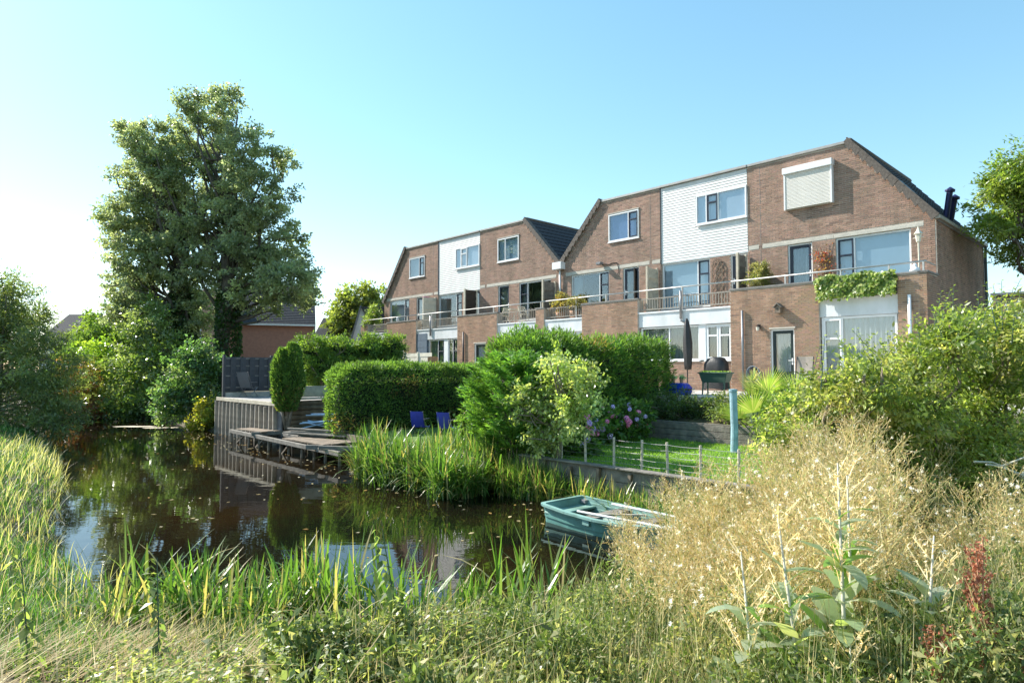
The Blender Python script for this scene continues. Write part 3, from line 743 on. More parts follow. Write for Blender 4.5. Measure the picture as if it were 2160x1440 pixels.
MB().box(X1(0.76), X1(3.05), LY + 0.06, LY + 0.22, ZB, 1.9).build('wall_base', 'mortar', h1)
door(h1, X1(3.88), X1(4.70), 1.74, 3.87, LY, 'door_green', 'curtain', handle=1, split=0.62)
MB().box(X1(3.84), X1(4.74), LY - 0.03, LY + 0.06, 3.885, 3.93).build('lintel', 'band', h1)
railing(h1, X1(-0.0), X1(6.2), LY + 0.12, [(X1(0.08), ZPAR + 0.05), (X1(4.2), ZPAR + 0.05), (X1(2.4), ZS1), (X1(1.0), ZS1)])
MB().tube([(-0.03, LY + 0.12, ZRAIL), (-0.03, -0.03, ZRAIL - 0.01)], 0.026, 8).build('side_rail', 'rail', h1)
MB().tube([(X1(5.69), LY - 0.07, 4.60), (X1(5.69), LY - 0.07, 1.76)], 0.045, 8).build('downpipe', 'metal_grey', h1, smooth=True)
MB().tube([(X1(0.42), LY - 0.08, 4.72), (X1(0.42), LY - 0.08, 1.76)], 0.05, 8).build('downpipe', 'pvc', h1, smooth=True)
wl_ = MB().box(X1(5.05), X1(5.12), LY - 0.05, LY, 3.92, 4.06).box(X1(5.06), X1(5.11), LY - 0.17, LY - 0.05, 4.02, 4.05).tube([(X1(5.085), LY - 0.15, 4.0), (X1(5.085), LY - 0.15, 3.99)], [0.08, 0.08], 8).build('wall_lamp', 'metal_dark', h1)
MB().lathe([(0.0, 0), (0.045, 0.01), (0.055, 0.08), (0.06, 0.14), (0.0, 0.15)], (X1(5.085), LY - 0.15, 3.83), 10).build('lamp_glass', 'lamp_glass', wl_)
# ---- white clad houses
def white_house(label, s0, width, seed, opt):
    rng = np.random.default_rng(seed); h = house(label, s0); X = lambda a: -a
    ops = [(0.05, 0.74, 4.84, ZHEAD - 0.06), (1.61, 3.82, 5.0, ZHEAD - 0.06)]
    brick_wall(h, (0, 0.02, 0), (-1, 0, 0), (0, -1, 0), 0.0, width, 4.6, flat(ZHEAD - 0.05), ops, (), rng)
    MB().box(X(0), X(width), 0.05, 0.25, ZHEAD - 0.05, ZROOF - 0.05).build('wall', 'white_paint', h)
    cl = MB().box(X(0.0), X(width), 0.0, 0.05, ZHEAD - 0.06, ZHEAD - 0.02).build('cladding', 'white_paint', h)
    n = 30; z0 = ZHEAD - 0.02; hh = (ZROOF - 0.06 - z0) / n; protos = {}
    for k in range(n):
        z = z0 + k * hh; a0 = 2.2 if (z + hh > 8.26 and z < 9.50) else 0.0
        if a0 not in protos:
            protos[a0] = MB().prism([(0.05, 0), (-0.010, 0), (-0.010, 0.012), (0.006, hh), (0.05, hh)], 'x', X(width) + 0.02, X(a0) - 0.02).build('board', 'white_board', cl); protos[a0].location = (0, 0, z)
        else: share(protos[a0], cl, (0, 0, z))
    MB().box(X(width - 0.01), X(width - 0.045), -0.035, 0.02, ZHEAD - 0.06, ZROOF - 0.05).build('corner_strip', opt.get('strip', 'metal_dark'), h)
    window(h, X(0.03), X(2.17), 8.29, 9.48, -0.02, opt['uspec'], opt['uback'], rec=-0.03, frame=opt.get('uframe', 'pvc'))
    window(h, X(1.61), X(3.82), 5.02, ZHEAD - 0.065, 0.02, [(0, 0.76, 'fix'), (0.76, 1, 'case')], opt['lback'])
    door(h, X(0.05), X(0.74), 4.86, ZHEAD - 0.065, 0.02, 'navy', opt['dback'], handle=-1)
    MB().box(X(0), X(width), -0.09, 0.25, ZROOF - 0.045, ZROOF + 0.05).build('roof_trim', 'trim_metal', h, bevel=0.006)
    MB().box(X(0), X(width), 0.25, 7.0, ZROOF - 0.3, ZROOF - 0.03).build('flat_roof', 'lead', h)
    MB().box(X(0), X(width), 1.6, 6.7, 1.0, ZROOF - 0.31).build('body', 'mortar', h)
    return h, X, rng
h2, X2, g2 = white_house('white boarded house next to the end house, three-part upper window', 6.04, 3.88, 12,
                         dict(uspec=[(0, 0.20, 'fix'), (0.20, 0.45, 'case'), (0.45, 1, 'fix')][::1], uback='blind_sky_blue', lback='blind_sky_pale', dback='blind_sky_pale'))
lower(h2, X2, [('bay', 0.14, 4.21)], g2, {})
window(h2, X2(0.16), X2(1.22), 2.84, ZS0 - 0.02, LY + 0.1, [(0, 0.5, 'casew'), (0.5, 1, 'casew')], 'curtain_dark', fw=0.06)
window(h2, X2(1.48), X2(4.15), 2.84, ZS0 - 0.02, LY + 0.1, [(0, 0.5, 'fix'), (0.5, 1, 'fix')], 'curtain_dark', fw=0.06)
MB().box(X2(1.22), X2(1.48), LY + 0.12, LY + 0.25, 2.84, ZS0).build('panel', 'white_paint', h2)
brick_wall(h2, (0, LY + 0.08, 0), (-1, 0, 0), (0, -1, 0), 0.14, 4.21, ZB, flat(2.79), [], (), g2, base_col=(1.0, 0.97, 0.92))
railing(h2, X2(0.16), X2(4.2), LY + 0.12, [(X2(2.2), 4.5)], [(X2(0.2), X2(2.16)), (X2(2.24), X2(4.18))])
MB().tube([(X2(2.2), LY + 0.0, 5.55), (X2(2.2), LY + 0.0, 4.45)], 0.05, 8).tube([(X2(2.2), LY, 4.45), (X2(2.2), LY, 4.38), (X2(1.95), LY + 0.03, 4.25)], 0.035, 8).build('rainwater_pipe', 'metal_grey', h2, smooth=True)
tr = MB()
for k in range(-1, 7):
    for q in (0, 1):
        z0 = 5.0 + k * 0.28; p, r_ = (X2(1.48), z0), (X2(1.06), z0 + 0.56)
        if q: p, r_ = (X2(1.06), z0), (X2(1.48), z0 + 0.56)
        lo = max(0, (4.95 - p[1]) / 0.56); hi = min(1, (6.75 - p[1]) / 0.56)
        if hi > lo: tr.bar((p[0] + (r_[0] - p[0]) * lo, -0.02 - 0.012 * q, p[1] + 0.56 * lo), (p[0] + (r_[0] - p[0]) * hi, -0.02 - 0.012 * q, p[1] + 0.56 * hi), 0.022, 0.012)
tr.bar((X2(1.48), -0.045, 4.95), (X2(1.48), -0.045, 6.55), 0.03, 0.02).bar((X2(1.06), -0.045, 4.95), (X2(1.06), -0.045, 6.55), 0.03, 0.02)
for sx in (1, -1):
    for k in range(4):
        a_, b_ = k / 4, (k + 1) / 4; f = lambda q: (X2(1.27) + sx * (-0.21 + 0.21 * q), -0.045, 6.55 + 0.28 * math.sin(q * 1.57))
        tr.bar(f(a_), f(b_), 0.025, 0.02)
tt = tr.build('trellis', 'wood_old'); tt.parent = None; tt.location = C3(FX - 6.04, FY, 0); tt.rotation_euler = (0, 0, CA)
tag(tt, 'pointed wooden lattice trellis on the brick beside the white house terrace door', 'trellis')
# ---- house 3
h3, X3, g3 = brick_house('middle brick house with left sloping gable and open dark terrace door', 9.92, 5.66, True, 13, 7.62,
                         dict(upper='w', uspec=[(0, 0.68, 'fix'), (0.68, 1, 'case')], uback='blind_sky_blue', lspec=bspec_r, lback='room_dark', dback='room_dark'))
X3 = (lambda a: a)                     # a from the gable end s=15.58
lower(h3, X3, [('bay', 0.0, 2.32), ('block', 2.32, 5.33)], g3, {})
window(h3, X3(0.05), X3(2.28), 2.0, ZS0 - 0.01, LY + 0.1, [(0, 0.7, 'fix'), (0.7, 1, 'casew')], 'blind_sky_pale', fw=0.06)
railing(h3, X3(0.0), X3(5.33), LY + 0.12, [(X3(3.6), ZPAR + 0.05), (X3(1.9), ZS1)], [(X3(0.05), X3(2.28))])
# ---- house 4
h4, X4, g4 = brick_house('brick house left of the roof valley with dark tiled slope and tilted window', 15.60, 6.05, False, 14, 7.62,
                         dict(upper='w', uspec=[(0, 0.36, 'fix'), (0.36, 1, 'fix')], uback='blind_sky_pale', lspec=bspec_l, lback='room_dark', dback='curtain_dark', tiles=True))
lower(h4, X4, [('pier', 0.0, 0.54), ('bay', 0.54, 3.33), ('block', 3.33, 6.56, dict(opens=[(4.2, 5.1, 1.75, 3.85)]))], g4, {})
window(h4, X4(0.6), X4(3.28), 1.95, ZS0 - 0.01, LY + 0.1, [(0, 0.3, 'casew'), (0.3, 1, 'fix')], 'blind_sky_pale', fw=0.06)
door(h4, X4(4.2), X4(5.1), 1.75, 3.84, LY, 'door_green', 'curtain', handle=1)
MB().box(X4(4.15), X4(5.15), LY - 0.03, LY + 0.06, 3.85, 3.9).build('lintel', 'band', h4)
railing(h4, X4(0.0), X4(6.56), LY + 0.12, [(X4(4.9), ZPAR + 0.05), (X4(0.3), ZPAR + 0.05), (X4(3.7), ZPAR + 0.05)], [(X4(0.58), X4(3.28))])
MB().tube([(X4(5.95), LY - 0.07, 4.5), (X4(5.95), LY - 0.07, 1.7)], 0.045, 8).build('downpipe', 'metal_dark', h4, smooth=True)
aw = MB().tube([(X4(0.7), LY - 0.06, 4.12), (X4(3.2), LY - 0.06, 4.12)], 0.05, 10).box(X4(0.7), X4(3.2), LY - 0.1, LY + 0.02, 4.16, 4.2).build('awning', 'band', h4)
# valley gutter box and pipe between house 3 and 4
vb = MB().box(-0.28, 0.3, -0.34, -0.004, 7.32, 7.66).build('gutter_box', 'white_paint', h4, bevel=0.01)
MB().tube([(0.02, -0.10, 7.3), (0.02, -0.07, 5.3)], 0.045, 8).build('downpipe', 'white_paint', h4, smooth=True)
# ---- house 5
h5, X5, g5 = white_house('white boarded house of the far half of the row', 21.65, 3.87, 15,
                         dict(uspec=[(0, 0.22, 'fix'), (0.22, 0.5, 'casew'), (0.5, 1, 'fix')], uback='blind_sky_pale', lback='room_dark', dback='room_dark', strip='navy'))
lower(h5, X5, [('bay', 0.51, 4.43)], g5, {})
window(h5, X5(0.55), X5(1.50), 1.95, ZS0 - 0.02, LY + 0.1, [(0, 0.45, 'fix'), (0.45, 1, 'case')], 'curtain_dark', fw=0.06)
window(h5, X5(1.85), X5(3.35), 1.95, ZS0 - 0.02, LY + 0.1, [(0, 0.62, 'fix'), (0.62, 1, 'case')], 'curtain_dark', fw=0.06)
MB().box(X5(1.5), X5(1.85), LY + 0.12, LY + 0.25, 1.95, ZS0).build('panel', 'white_paint', h5)
bp_ = MB()
for k in range(8): bp_.box(X5(3.4), X5(4.42), LY + 0.035 + 0.006 * (k % 2), LY + 0.2, 1.3 + k * 0.41, 1.3 + k * 0.41 + 0.4)
bp_.build('panel', 'blue_panel', h5)
railing(h5, X5(0.51), X5(4.43), LY + 0.12, [(X5(3.0), 4.5)], [(X5(0.55), X5(2.96)), (X5(3.04), X5(4.4))])
MB().tube([(X5(3.0), LY, 5.55), (X5(3.0), LY, 4.4)], 0.05, 8).build('rainwater_pipe', 'metal_grey', h5, smooth=True)
# ---- house 6
h6, X6, g6 = brick_house('farthest brick house at the left end of the row', 25.52, 5.95, True, 16, 7.0,
                         dict(upper='w', uspec=[(0, 0.68, 'fix'), (0.68, 1, 'case')], uback='blind_grey', lspec=bspec_r, lback='blind_grey', dback='room_dark'))
X6 = (lambda a: a)                     # a from the left gable end s=31.47
lower(h6, X6, [('pier', -0.97, -0.07), ('bay', -0.07, 2.22), ('block', 2.22, 5.39, dict(opens=[(2.9, 4.1, 1.75, 3.7)]))], g6, {})
window(h6, X6(0.0), X6(2.2), 1.95, ZS0 - 0.01, LY + 0.1, [(0, 0.3, 'casew'), (0.3, 1, 'fix')], 'curtain_dark', fw=0.06)
window(h6, X6(2.9), X6(4.1), 1.8, 3.69, LY, [(0, 1, 'fix')], 'blind_grey', fw=0.09, sill=False)
railing(h6, X6(-0.9), X6(5.39), LY + 0.12, [(X6(4.3), ZPAR + 0.05), (X6(-0.85), ZPAR + 0.05), (X6(2.6), ZPAR + 0.05)], [(X6(0.0), X6(2.2))])

# ================================================================== gardens: patio, retaining walls, deck, piling
pt = MB().box(-27, 0.6, 15.75, FY + LY - 0.02, 1.0, 1.70)
o = pt.build('patio', 'paving'); o.rotation_euler = (0, 0, CA); tag(o, kind='structure')
slab = MB().box(0, 0.785, 0, 0.585, 0, 0.05).build('slab', 'paving', o, bevel=0.006)
slab.location = (-10.4, 15.75, 1.70)
for i in range(7):
    for j in range(7):
        if i or j: share(slab, o, (-10.4 + i * 0.8, 15.75 + j * 0.6, 1.70 + random.uniform(-0.003, 0.003)))
# timber retaining wall above the lawn
rw = cthing('retaining_wall', 'grey timber plank retaining wall at the back of the shaded lawn', 'wall', -9.9, 13.93, 0.7)
for k in range(3):
    p0 = 0.0
    for L_ in (2.6, 2.4, 2.6, 2.4):
        MB().box(p0 + 0.004, p0 + L_ - 0.004, -0.05 + random.uniform(-.006, .006), 0.0, 0.02 + k * 0.15, 0.02 + k * 0.15 + 0.142).build('plank', 'wood_grey', rw, bevel=0.006); p0 += L_
MB().box(0, 10, -0.04, 0.06, 0.47, 0.495).build('cap', 'wood_grey', rw)
# timber piling along the water in front of the lawn
pw = cthing('timber_piling', 'weathered timber piling with upright posts holding the lawn above the water', 'piling', -9.45, 9.2, 0.0)
for k in range(4):
    p0 = 0.0
    for L_ in (2.2, 2.5, 2.3, 2.6, 2.4):
        MB().box(p0 + 0.004, p0 + L_ - 0.004, -0.03 + random.uniform(-.008, .008), 0.02, -0.2 + k * 0.235, -0.2 + k * 0.235 + 0.228).build('plank', 'wood_grey', pw, bevel=0.006); p0 += L_
pp = None
for k in range(17):
    if pp is None: pp = MB().box(-0.035, 0.035, -0.11, -0.04, -0.6, 0.70).build('post', 'wood_old', pw, bevel=0.008); o = pp
    else: o = share(pp, pw)
    o.location = (0.05 + k * 0.68, 0, random.uniform(-0.03, 0.02)); o.rotation_euler = (random.uniform(-.03, .03), random.uniform(-.02, .02), 0)
MB().box(0, 12, -0.13, 0.06, 0.735, 0.765).build('cap', 'wood_grey', pw, bevel=0.006)
# low piling in front of the middle garden
pm = cthing('low_piling', 'short dark boards edging the garden behind the reed clump', 'piling', -16.6, 9.2, 0.0)
for k in range(3): MB().box(0.0, 7.1, -0.03, 0.02, -0.2 + k * 0.28, -0.2 + k * 0.28 + 0.272).build('plank', 'wood_old', pm, bevel=0.006)
# stakes and wires
ws = cthing('wire_fence', 'low fence of thin wooden stakes and wires along the lawn edge', 'fence', -9.2, 9.36, 0.73)
sx = [0.19, 0.72, 1.34, 2.0, 2.6, 3.14, 3.75, 4.4, 5.1]
for i, x in enumerate(sx):
    MB().tube([(x, 0, -0.35), (x + random.uniform(-.02, .02), random.uniform(-.02, .02), 0.53)], [0.026, 0.022], 7).build('stake', 'wood_pale', ws)
for k in range(5):
    pts = []
    for i in range(len(sx) - 1):
        for q in range(4):
            t_ = q / 4; pts.append((sx[i] + (sx[i + 1] - sx[i]) * t_, -0.03, 0.09 + k * 0.1 - 0.012 * math.sin(math.pi * t_)))
    MB().tube(pts, 0.0035, 4).build('wire', 'metal_grey', ws)
# raised deck on the left: boards on battened sheet piling
dk = cthing('deck', 'raised terrace of grey boards behind pale battened piling at the water', 'deck', -26.3, 8.9, 0.0)
bd = None
for k in range(13):
    if bd is None: bd = MB().box(0, 5.9, 0, 0.292, 1.33, 1.38).build('board', 'deck_board', dk, bevel=0.005); bd.location = (0, -0.02, 0)
    else: share(bd, dk, (0, -0.02 + k * 0.30, random.uniform(-0.004, 0.004)))
MB().box(-0.02, 5.95, -0.07, -0.024, 1.27, 1.40).build('edge_board', 'wood_pale', dk, bevel=0.006)
pn = bt = None
for k in range(15):
    x = k * 0.395
    if pn is None: pn = MB().box(0.0, 0.385, 0.0, 0.05, -0.5, 1.268).build('panel', 'pile_panel', dk, bevel=0.006)
    else: share(pn, dk, (x, random.uniform(-.012, .012), 0))
    if bt is None: bt = MB().prism([(-0.045, 0.0), (-0.03, -0.12), (0.03, -0.12), (0.045, 0.0)], 'z', -0.5, 1.26).build('batten', 'pile_batten', dk)
    else: share(bt, dk, (x, 0, random.uniform(-0.04, 0.0)), (random.uniform(-.015, .015), random.uniform(-.02, .02), 0))
# log wall at the right hand end of the deck
lg = cthing('log_wall', 'stacked brown log wall beside the conifer column, pale posts in front', 'wall', -20.33, 9.0, 0.5)
ll = None
for k in range(6):
    if ll is None: ll = MB().tube([(0, 0, 0.08), (0, 2.0, 0.085), (0, 4.2, 0.08), (0, 6.4, 0.08)], [0.085, 0.09, 0.082, 0.09], 9).build('log', 'log', lg, smooth=True)
    else: share(ll, lg, (random.uniform(-.02, .02), 0, k * 0.155))
for yy in (2.0, 3.2, 4.5, 5.6): MB().box(0.09, 0.19, yy, yy + 0.09, -0.1, 1.05).build('post', 'wood_pale', lg, bevel=0.008)
MB().box(-0.05, 0.12, 0, 6.4, 0.98, 1.04).build('cap_board', 'wood_pale', lg, bevel=0.006)
MB().box(-0.3, -0.15, 0.0, 6.4, 1.05, 1.42).build('upper_board', 'wood_pale', lg)
# tall dark fence across the deck
fn = cthing('board_fence', 'tall dark grey board fence with staggered boards at the end of the deck', 'fence', -26.3, 9.05, 1.38)
fb = None
for k in range(44):
    y = 0.12 + k * 0.19; x = 0.025 if k % 2 else -0.025
    if fb is None: fb = MB().box(-0.011, 0.011, -0.02, 0.20, 0.22, 1.60).build('board', 'fence_dark', fn, bevel=0.003); o = fb
    else: o = share(fb, fn)
    o.location = (x, y, 0.0)
for k in range(5): MB().box(-0.06, 0.06, 0.0 + k * 1.9, 0.10 + k * 1.9, 0.0, 1.68).build('post', 'fence_dark', fn, bevel=0.004)
for z in (0.36, 0.82, 1.22, 1.52): MB().box(-0.013, 0.013, 0.1, 8.5, z, z + 0.05).build('rail', 'coping', fn)
MB().box(-0.02, 0.02, 0.1, 8.5, 0.0, 0.19).build('base_panel', 'concrete', fn)

# ================================================================== jetty
jt = cthing('jetty', 'half collapsed timber jetty on thin posts with rusty brown boards', 'jetty', -18.9, 8.6, 0.0)
def jbeam(p, q, w=0.09, h=0.12, m_='wood_grey', nm='beam'): MB().bar(p, q, w, h).build(nm, m_, jt, bevel=0.008)
for (x0, x1, y0, y1, z0, z1) in ((-3.75, -1.55, -0.35, 1.0, 0.43, 0.48), (0.25, 2.95, -0.45, 0.95, 0.42, 0.46)):
    n = 6
    for k in range(n):
        y = y0 + (y1 - y0) * k / n
        MB().bar((x0 + random.uniform(-.08, .08), y + 0.1, z0 + random.uniform(-.008, .008)), (x1 + random.uniform(-.08, .08), y + 0.1, z1), (y1 - y0) / n - 0.012, 0.03).build('board', 'wood_old', jt)
jbeam((-3.9, -0.45, 0.36), (4.0, -0.55, 0.33)); jbeam((-3.8, 0.35, 0.37), (3.9, 0.3, 0.34)); jbeam((-3.8, 0.9, 0.38), (3.4, 0.85, 0.36))
jbeam((2.5, -0.75, 0.40), (3.9, 0.35, 0.36)); jbeam((3.15, -0.7, 0.43), (4.2, 0.2, 0.40)); jbeam((-1.7, -0.6, 0.42), (-1.4, 0.9, 0.42))
for p, q in (((-0.4, 0.1, 0.56), (2.3, 0.75, 0.60)), ((-0.5, -0.02, 0.53), (2.2, 0.62, 0.56))): jbeam(p, q, 0.16, 0.05, 'wood_grey', 'loose_plank')
jbeam((-0.3, 0.0, 0.66), (2.1, 0.70, 0.68), 0.10, 0.05, 'wood_grey', 'loose_plank')
random.seed(21)
for i in range(11):
    for r_ in (-0.45, 0.35):
        x = -3.7 + i * 0.76 + random.uniform(-.15, .15)
        MB().tube([(x, r_ + random.uniform(-.05, .05), -0.9), (x + random.uniform(-.03, .03), r_, 0.32 + (0.12 if random.random() < 0.2 else 0))], [0.045, 0.04], 7).build('post', 'wood_old', jt)
for p, q in (((-3.5, -0.45, -0.1), (-2.6, -0.45, 0.34)), ((-1.9, -0.45, -0.12), (-1.0, -0.45, 0.32)), ((0.2, -0.5, -0.15), (0.9, -0.5, 0.3))): jbeam(p, q, 0.05, 0.06, 'wood_old', 'brace')

# ================================================================== rowing boat
bo = cthing('rowing_boat', 'small teal plastic rowing boat with grey thwarts moored by the piling', 'boat', -7.32, 8.10, -0.05, R(-3))
ST = [(0.0, 0.44, 0.34, 0.30), (0.06, 0.485, 0.335, 0.33), (0.6, 0.535, 0.31, 0.36), (1.2, 0.55, 0.30, 0.37), (1.8, 0.50, 0.315, 0.33), (2.2, 0.38, 0.34, 0.24), (2.45, 0.16, 0.38, 0.08)]
def hull(off, floor):
    vs = []; prof = [(1.0, 1.0), (0.985, 0.83), (0.955, 0.81), (0.94, 0.56), (0.905, 0.54), (0.88, 0.28), (0.80, 0.06), (0.55, 0.0)]
    for x, hb, zt, fl_ in ST:
        row = []
        for sd in (1, -1):
            seq = prof if sd == 1 else prof[::-1]
            for a, b_ in seq: row.append((x + (off if x == 0 else 0), sd * (hb - off) * a, floor + (zt - floor) * b_))
        vs.append(row)
    return vs
def loft(mb, rows):
    n = len(rows[0]); base = len(mb.v)
    for r_ in rows: mb.v += r_
    for i in range(len(rows) - 1):
        for k in range(n - 1): mb.f.append((base + i * n + k, base + i * n + k + 1, base + (i + 1) * n + k + 1, base + (i + 1) * n + k))
    return base, n
mb = MB(); rows = hull(0, -0.10); b0, n = loft(mb, rows)
mb.f.append(tuple(b0 + k for k in range(n))); mb.f.append(tuple(b0 + (len(rows) - 1) * n + k for k in range(n))[::-1])
mb.build('hull', 'boat_teal', bo)
mb = MB(); rows = hull(0.05, 0.03); b0, n = loft(mb, rows); mb.f.append(tuple(b0 + k for k in range(n)))
mb.build('inner_shell', 'boat_inner', bo)
gw = [(x, hb, zt) for x, hb, zt, _ in ST]
rim = MB(); pts = [(x, hb + 0.008, zt) for x, hb, zt in gw] + [(x, -hb - 0.008, zt) for x, hb, zt in gw[::-1]]
for p, q in zip(pts, pts[1:] + pts[:1]): rim.bar(p, q, 0.075, 0.035)
rim.build('gunwale', 'boat_inner', bo)
MB().box(0.05, 0.36, -0.47, 0.47, 0.19, 0.23).build('stern_seat', 'boat_inner', bo, bevel=0.01)
for x in (0.85, 1.62): MB().box(x, x + 0.22, -0.52, 0.52, 0.245, 0.275).build('thwart', 'wood_grey', bo, bevel=0.006)
for y0, y1 in ((0.40, 0.30), (-0.42, -0.36)):
    MB().tube([(0.75, y0, 0.335), (2.3, y1, 0.37)], 0.02, 8).bar((2.3, y1, 0.37), (2.62, y1 * 0.9, 0.385), 0.12, 0.02).build('oar', 'oar', bo)
MB().tube([(0.9, -0.30, 0.30), (1.6, 0.2, 0.33)], 0.014, 6).build('boat_hook', 'wood_pale', bo)
for sd in (1, -1): MB().box(0.98, 1.12, sd * 0.545 - 0.02, sd * 0.545 + 0.02, 0.19, 0.315).build('rowlock_pad', 'boat_inner', bo, bevel=0.006)
MB().box(0.08, 0.18, 0.36, 0.44, 0.26, 0.31).build('cleat', 'lead', bo)

# ================================================================== garden things
def lounge(name, label, X, Y, z, rz, fabric, frame, w=0.52, hb=0.72, sh=0.40, lean=0.35, seat=0.5, group=None):
    t = cthing(name, label, 'chair', X, Y, z, rz, group)
    f = MB()
    for s_ in (-w / 2, w / 2):
        f.tube([(s_, -seat, 0), (s_, -0.05, sh), (s_, lean * hb, sh + hb)], 0.014, 6).tube([(s_, 0.15, 0), (s_, -seat * 0.9, sh)], 0.014, 6)
    f.tube([(-w / 2, -seat, 0.0), (w / 2, -seat, 0.0)], 0.012, 6).tube([(-w / 2, 0.15, 0.0), (w / 2, 0.15, 0.0)], 0.012, 6)
    f.build('frame', frame, t)
    b_ = MB(); n = 6
    for i in range(n + 1):
        q = i / n; sag = 0.03 * math.sin(math.pi * q); b_.v += [(-w / 2, lean * hb * q + sag, sh + hb * q), (0, lean * hb * q + sag + 0.02, sh + hb * q), (w / 2, lean * hb * q + sag, sh + hb * q)]
    b_.f = [(3 * i + j, 3 * i + j + 1, 3 * i + j + 4, 3 * i + j + 3) for i in range(n) for j in (0, 1)]
    k = len(b_.v); b_.v += [(x, y + 0.015, z_) for x, y, z_ in b_.v]; b_.f += [tuple(i + k for i in q[::-1]) for q in b_.f]
    b_.build('backrest', fabric, t, smooth=False)
    MB().obox((0, -seat / 2, sh - 0.02), (1, 0, 0), (0, 1, 0.06), (0, -0.06, 1), w / 2, seat / 2, 0.012).build('seat', fabric, t, bevel=0.004)
    for s_ in (-w / 2, w / 2): MB().box(s_ - 0.02, s_ + 0.02, -seat * 0.8, 0.08, sh + 0.2, sh + 0.225).build('armrest', frame, t)
    return t
lounge('garden_chair', 'left of the two bright blue garden chairs behind the reeds', -15.1, 10.6, 0.56, R(215), 'blue_fabric', 'metal_grey', w=0.37, hb=0.44, sh=0.30, group='blue garden chairs')
lounge('garden_chair', 'right of the two bright blue garden chairs behind the reeds', -14.25, 10.9, 0.56, R(210), 'blue_fabric', 'metal_grey', w=0.37, hb=0.44, sh=0.30, group='blue garden chairs')
lounge('sun_lounger', 'pale blue plastic lounger at the foot of the clipped hedge beside the jetty', -18.75, 9.9, 0.62, R(-40), 'light_blue', 'light_blue', w=0.6, hb=0.5, sh=0.22, lean=0.4, seat=1.0)
lounge('folding_chair', 'grey folding chair alone on the raised deck before the dark fence', -25.7, 9.75, 1.38, R(-140), 'chair_dark', 'metal_grey', w=0.46, hb=0.62, sh=0.38, lean=0.5)
lounge('garden_chair', 'taupe mesh garden chair beside the dark green back door', -8.35, 20.7, 1.75, R(0), 'chair_fabric', 'metal_dark', w=0.52, hb=0.70, sh=0.45, lean=0.15)
# closed parasol
ps = cthing('parasol', 'closed black parasol on a thin pole in front of the ground floor window', 'parasol', -12.3, 20.3, 1.75)
MB().tube([(0, 0, 0), (0, 0, 2.55)], 0.02, 8).build('pole', 'metal_dark', ps)
cn = MB(); prof = [(0.03, 0.72), (0.12, 0.74), (0.14, 0.95), (0.15, 1.3), (0.145, 1.7), (0.12, 2.1), (0.07, 2.45), (0.02, 2.58)]
n = 18; base = 0
for r_, z in prof:
    for k in range(n): a = 2 * math.pi * k / n; rr = r_ * (1 + 0.16 * math.sin(a * 6 + z * 2)); cn.v.append((rr * math.cos(a) + 0.03 * math.sin(z * 1.3), rr * math.sin(a), z))
for i in range(len(prof) - 1):
    for k in range(n): cn.f.append((i * n + k, i * n + (k + 1) % n, (i + 1) * n + (k + 1) % n, (i + 1) * n + k))
cn.build('canopy', 'cover_black', ps, smooth=True)
MB().lathe([(0.0, 0), (0.26, 0), (0.26, 0.05), (0.06, 0.09), (0.035, 0.25), (0.0, 0.25)], n=16).build('base', 'concrete', ps)
# covered barbecue
bq = cthing('covered_barbecue', 'barbecue under a black weather cover beside the back door', 'barbecue', -11.35, 20.6, 1.75)
bm_ = MB(); L4 = [(0.42, 0.27, 0.05), (0.40, 0.26, 0.3), (0.38, 0.25, 0.62), (0.41, 0.27, 0.72), (0.40, 0.25, 0.95), (0.28, 0.2, 1.12), (0.12, 0.14, 1.16)]
n = 28
for li, (a, b_, z) in enumerate(L4):
    for k in range(n):
        t_ = 2 * math.pi * k / n; ca, sa = math.cos(t_), math.sin(t_); q = 1 / (abs(ca) ** 4 + abs(sa) ** 4) ** 0.25
        w_ = 1 + (0.06 * math.sin(t_ * 7 + li) + 0.03 * math.sin(t_ * 13)) * (1 if li < 3 else 0.35)
        bm_.v.append((a * ca * q * w_, b_ * sa * q * w_, z + 0.02 * math.sin(t_ * 3)))
for i in range(len(L4) - 1):
    for k in range(n): bm_.f.append((i * n + k, i * n + (k + 1) % n, (i + 1) * n + (k + 1) % n, (i + 1) * n + k))
bm_.f.append(tuple((len(L4) - 1) * n + k for k in range(n)))
bm_.build('cover', 'cover_black', bq, smooth=True)
lgp = MB()
for x in (-0.33, 0.33): lgp.box(x - 0.02, x + 0.02, -0.2, -0.16, 0, 0.2)
lgp.build('leg', 'metal_dark', bq)
# green trough planter on legs
pl = cthing('raised_planter', 'dark green trough planter on four legs at the patio edge', 'planter', -9.35, 16.95, 1.75)
MB().add([(-0.36, -0.15, 0.36), (0.36, -0.15, 0.36), (0.36, 0.15, 0.36), (-0.36, 0.15, 0.36), (-0.44, -0.2, 0.64), (0.44, -0.2, 0.64), (0.44, 0.2, 0.64), (-0.44, 0.2, 0.64)],
         [(3, 2, 1, 0), (0, 1, 5, 4), (1, 2, 6, 5), (2, 3, 7, 6), (3, 0, 4, 7), (4, 5, 6, 7)]).build('trough', 'planter_green', pl, bevel=0.012, seg=2)
MB().box(-0.46, 0.46, -0.22, -0.17, 0.62, 0.66).box(-0.46, 0.46, 0.17, 0.22, 0.62, 0.66).box(-0.46, -0.41, -0.17, 0.17, 0.62, 0.66).box(0.41, 0.46, -0.17, 0.17, 0.62, 0.66).build('rim', 'planter_green', pl, bevel=0.006)
for x in (-0.33, 0.33):
    for y in (-0.13, 0.13): MB().tube([(x, y, 0.37), (x * 1.04, y * 1.2, 0.0)], [0.03, 0.02], 8).build('leg', 'planter_green', pl)
rg = np.random.default_rng(5); P = np.stack([rg.uniform(-.4, .4, 260), rg.uniform(-.17, .17, 260), np.full(260, 0.64)], 1)
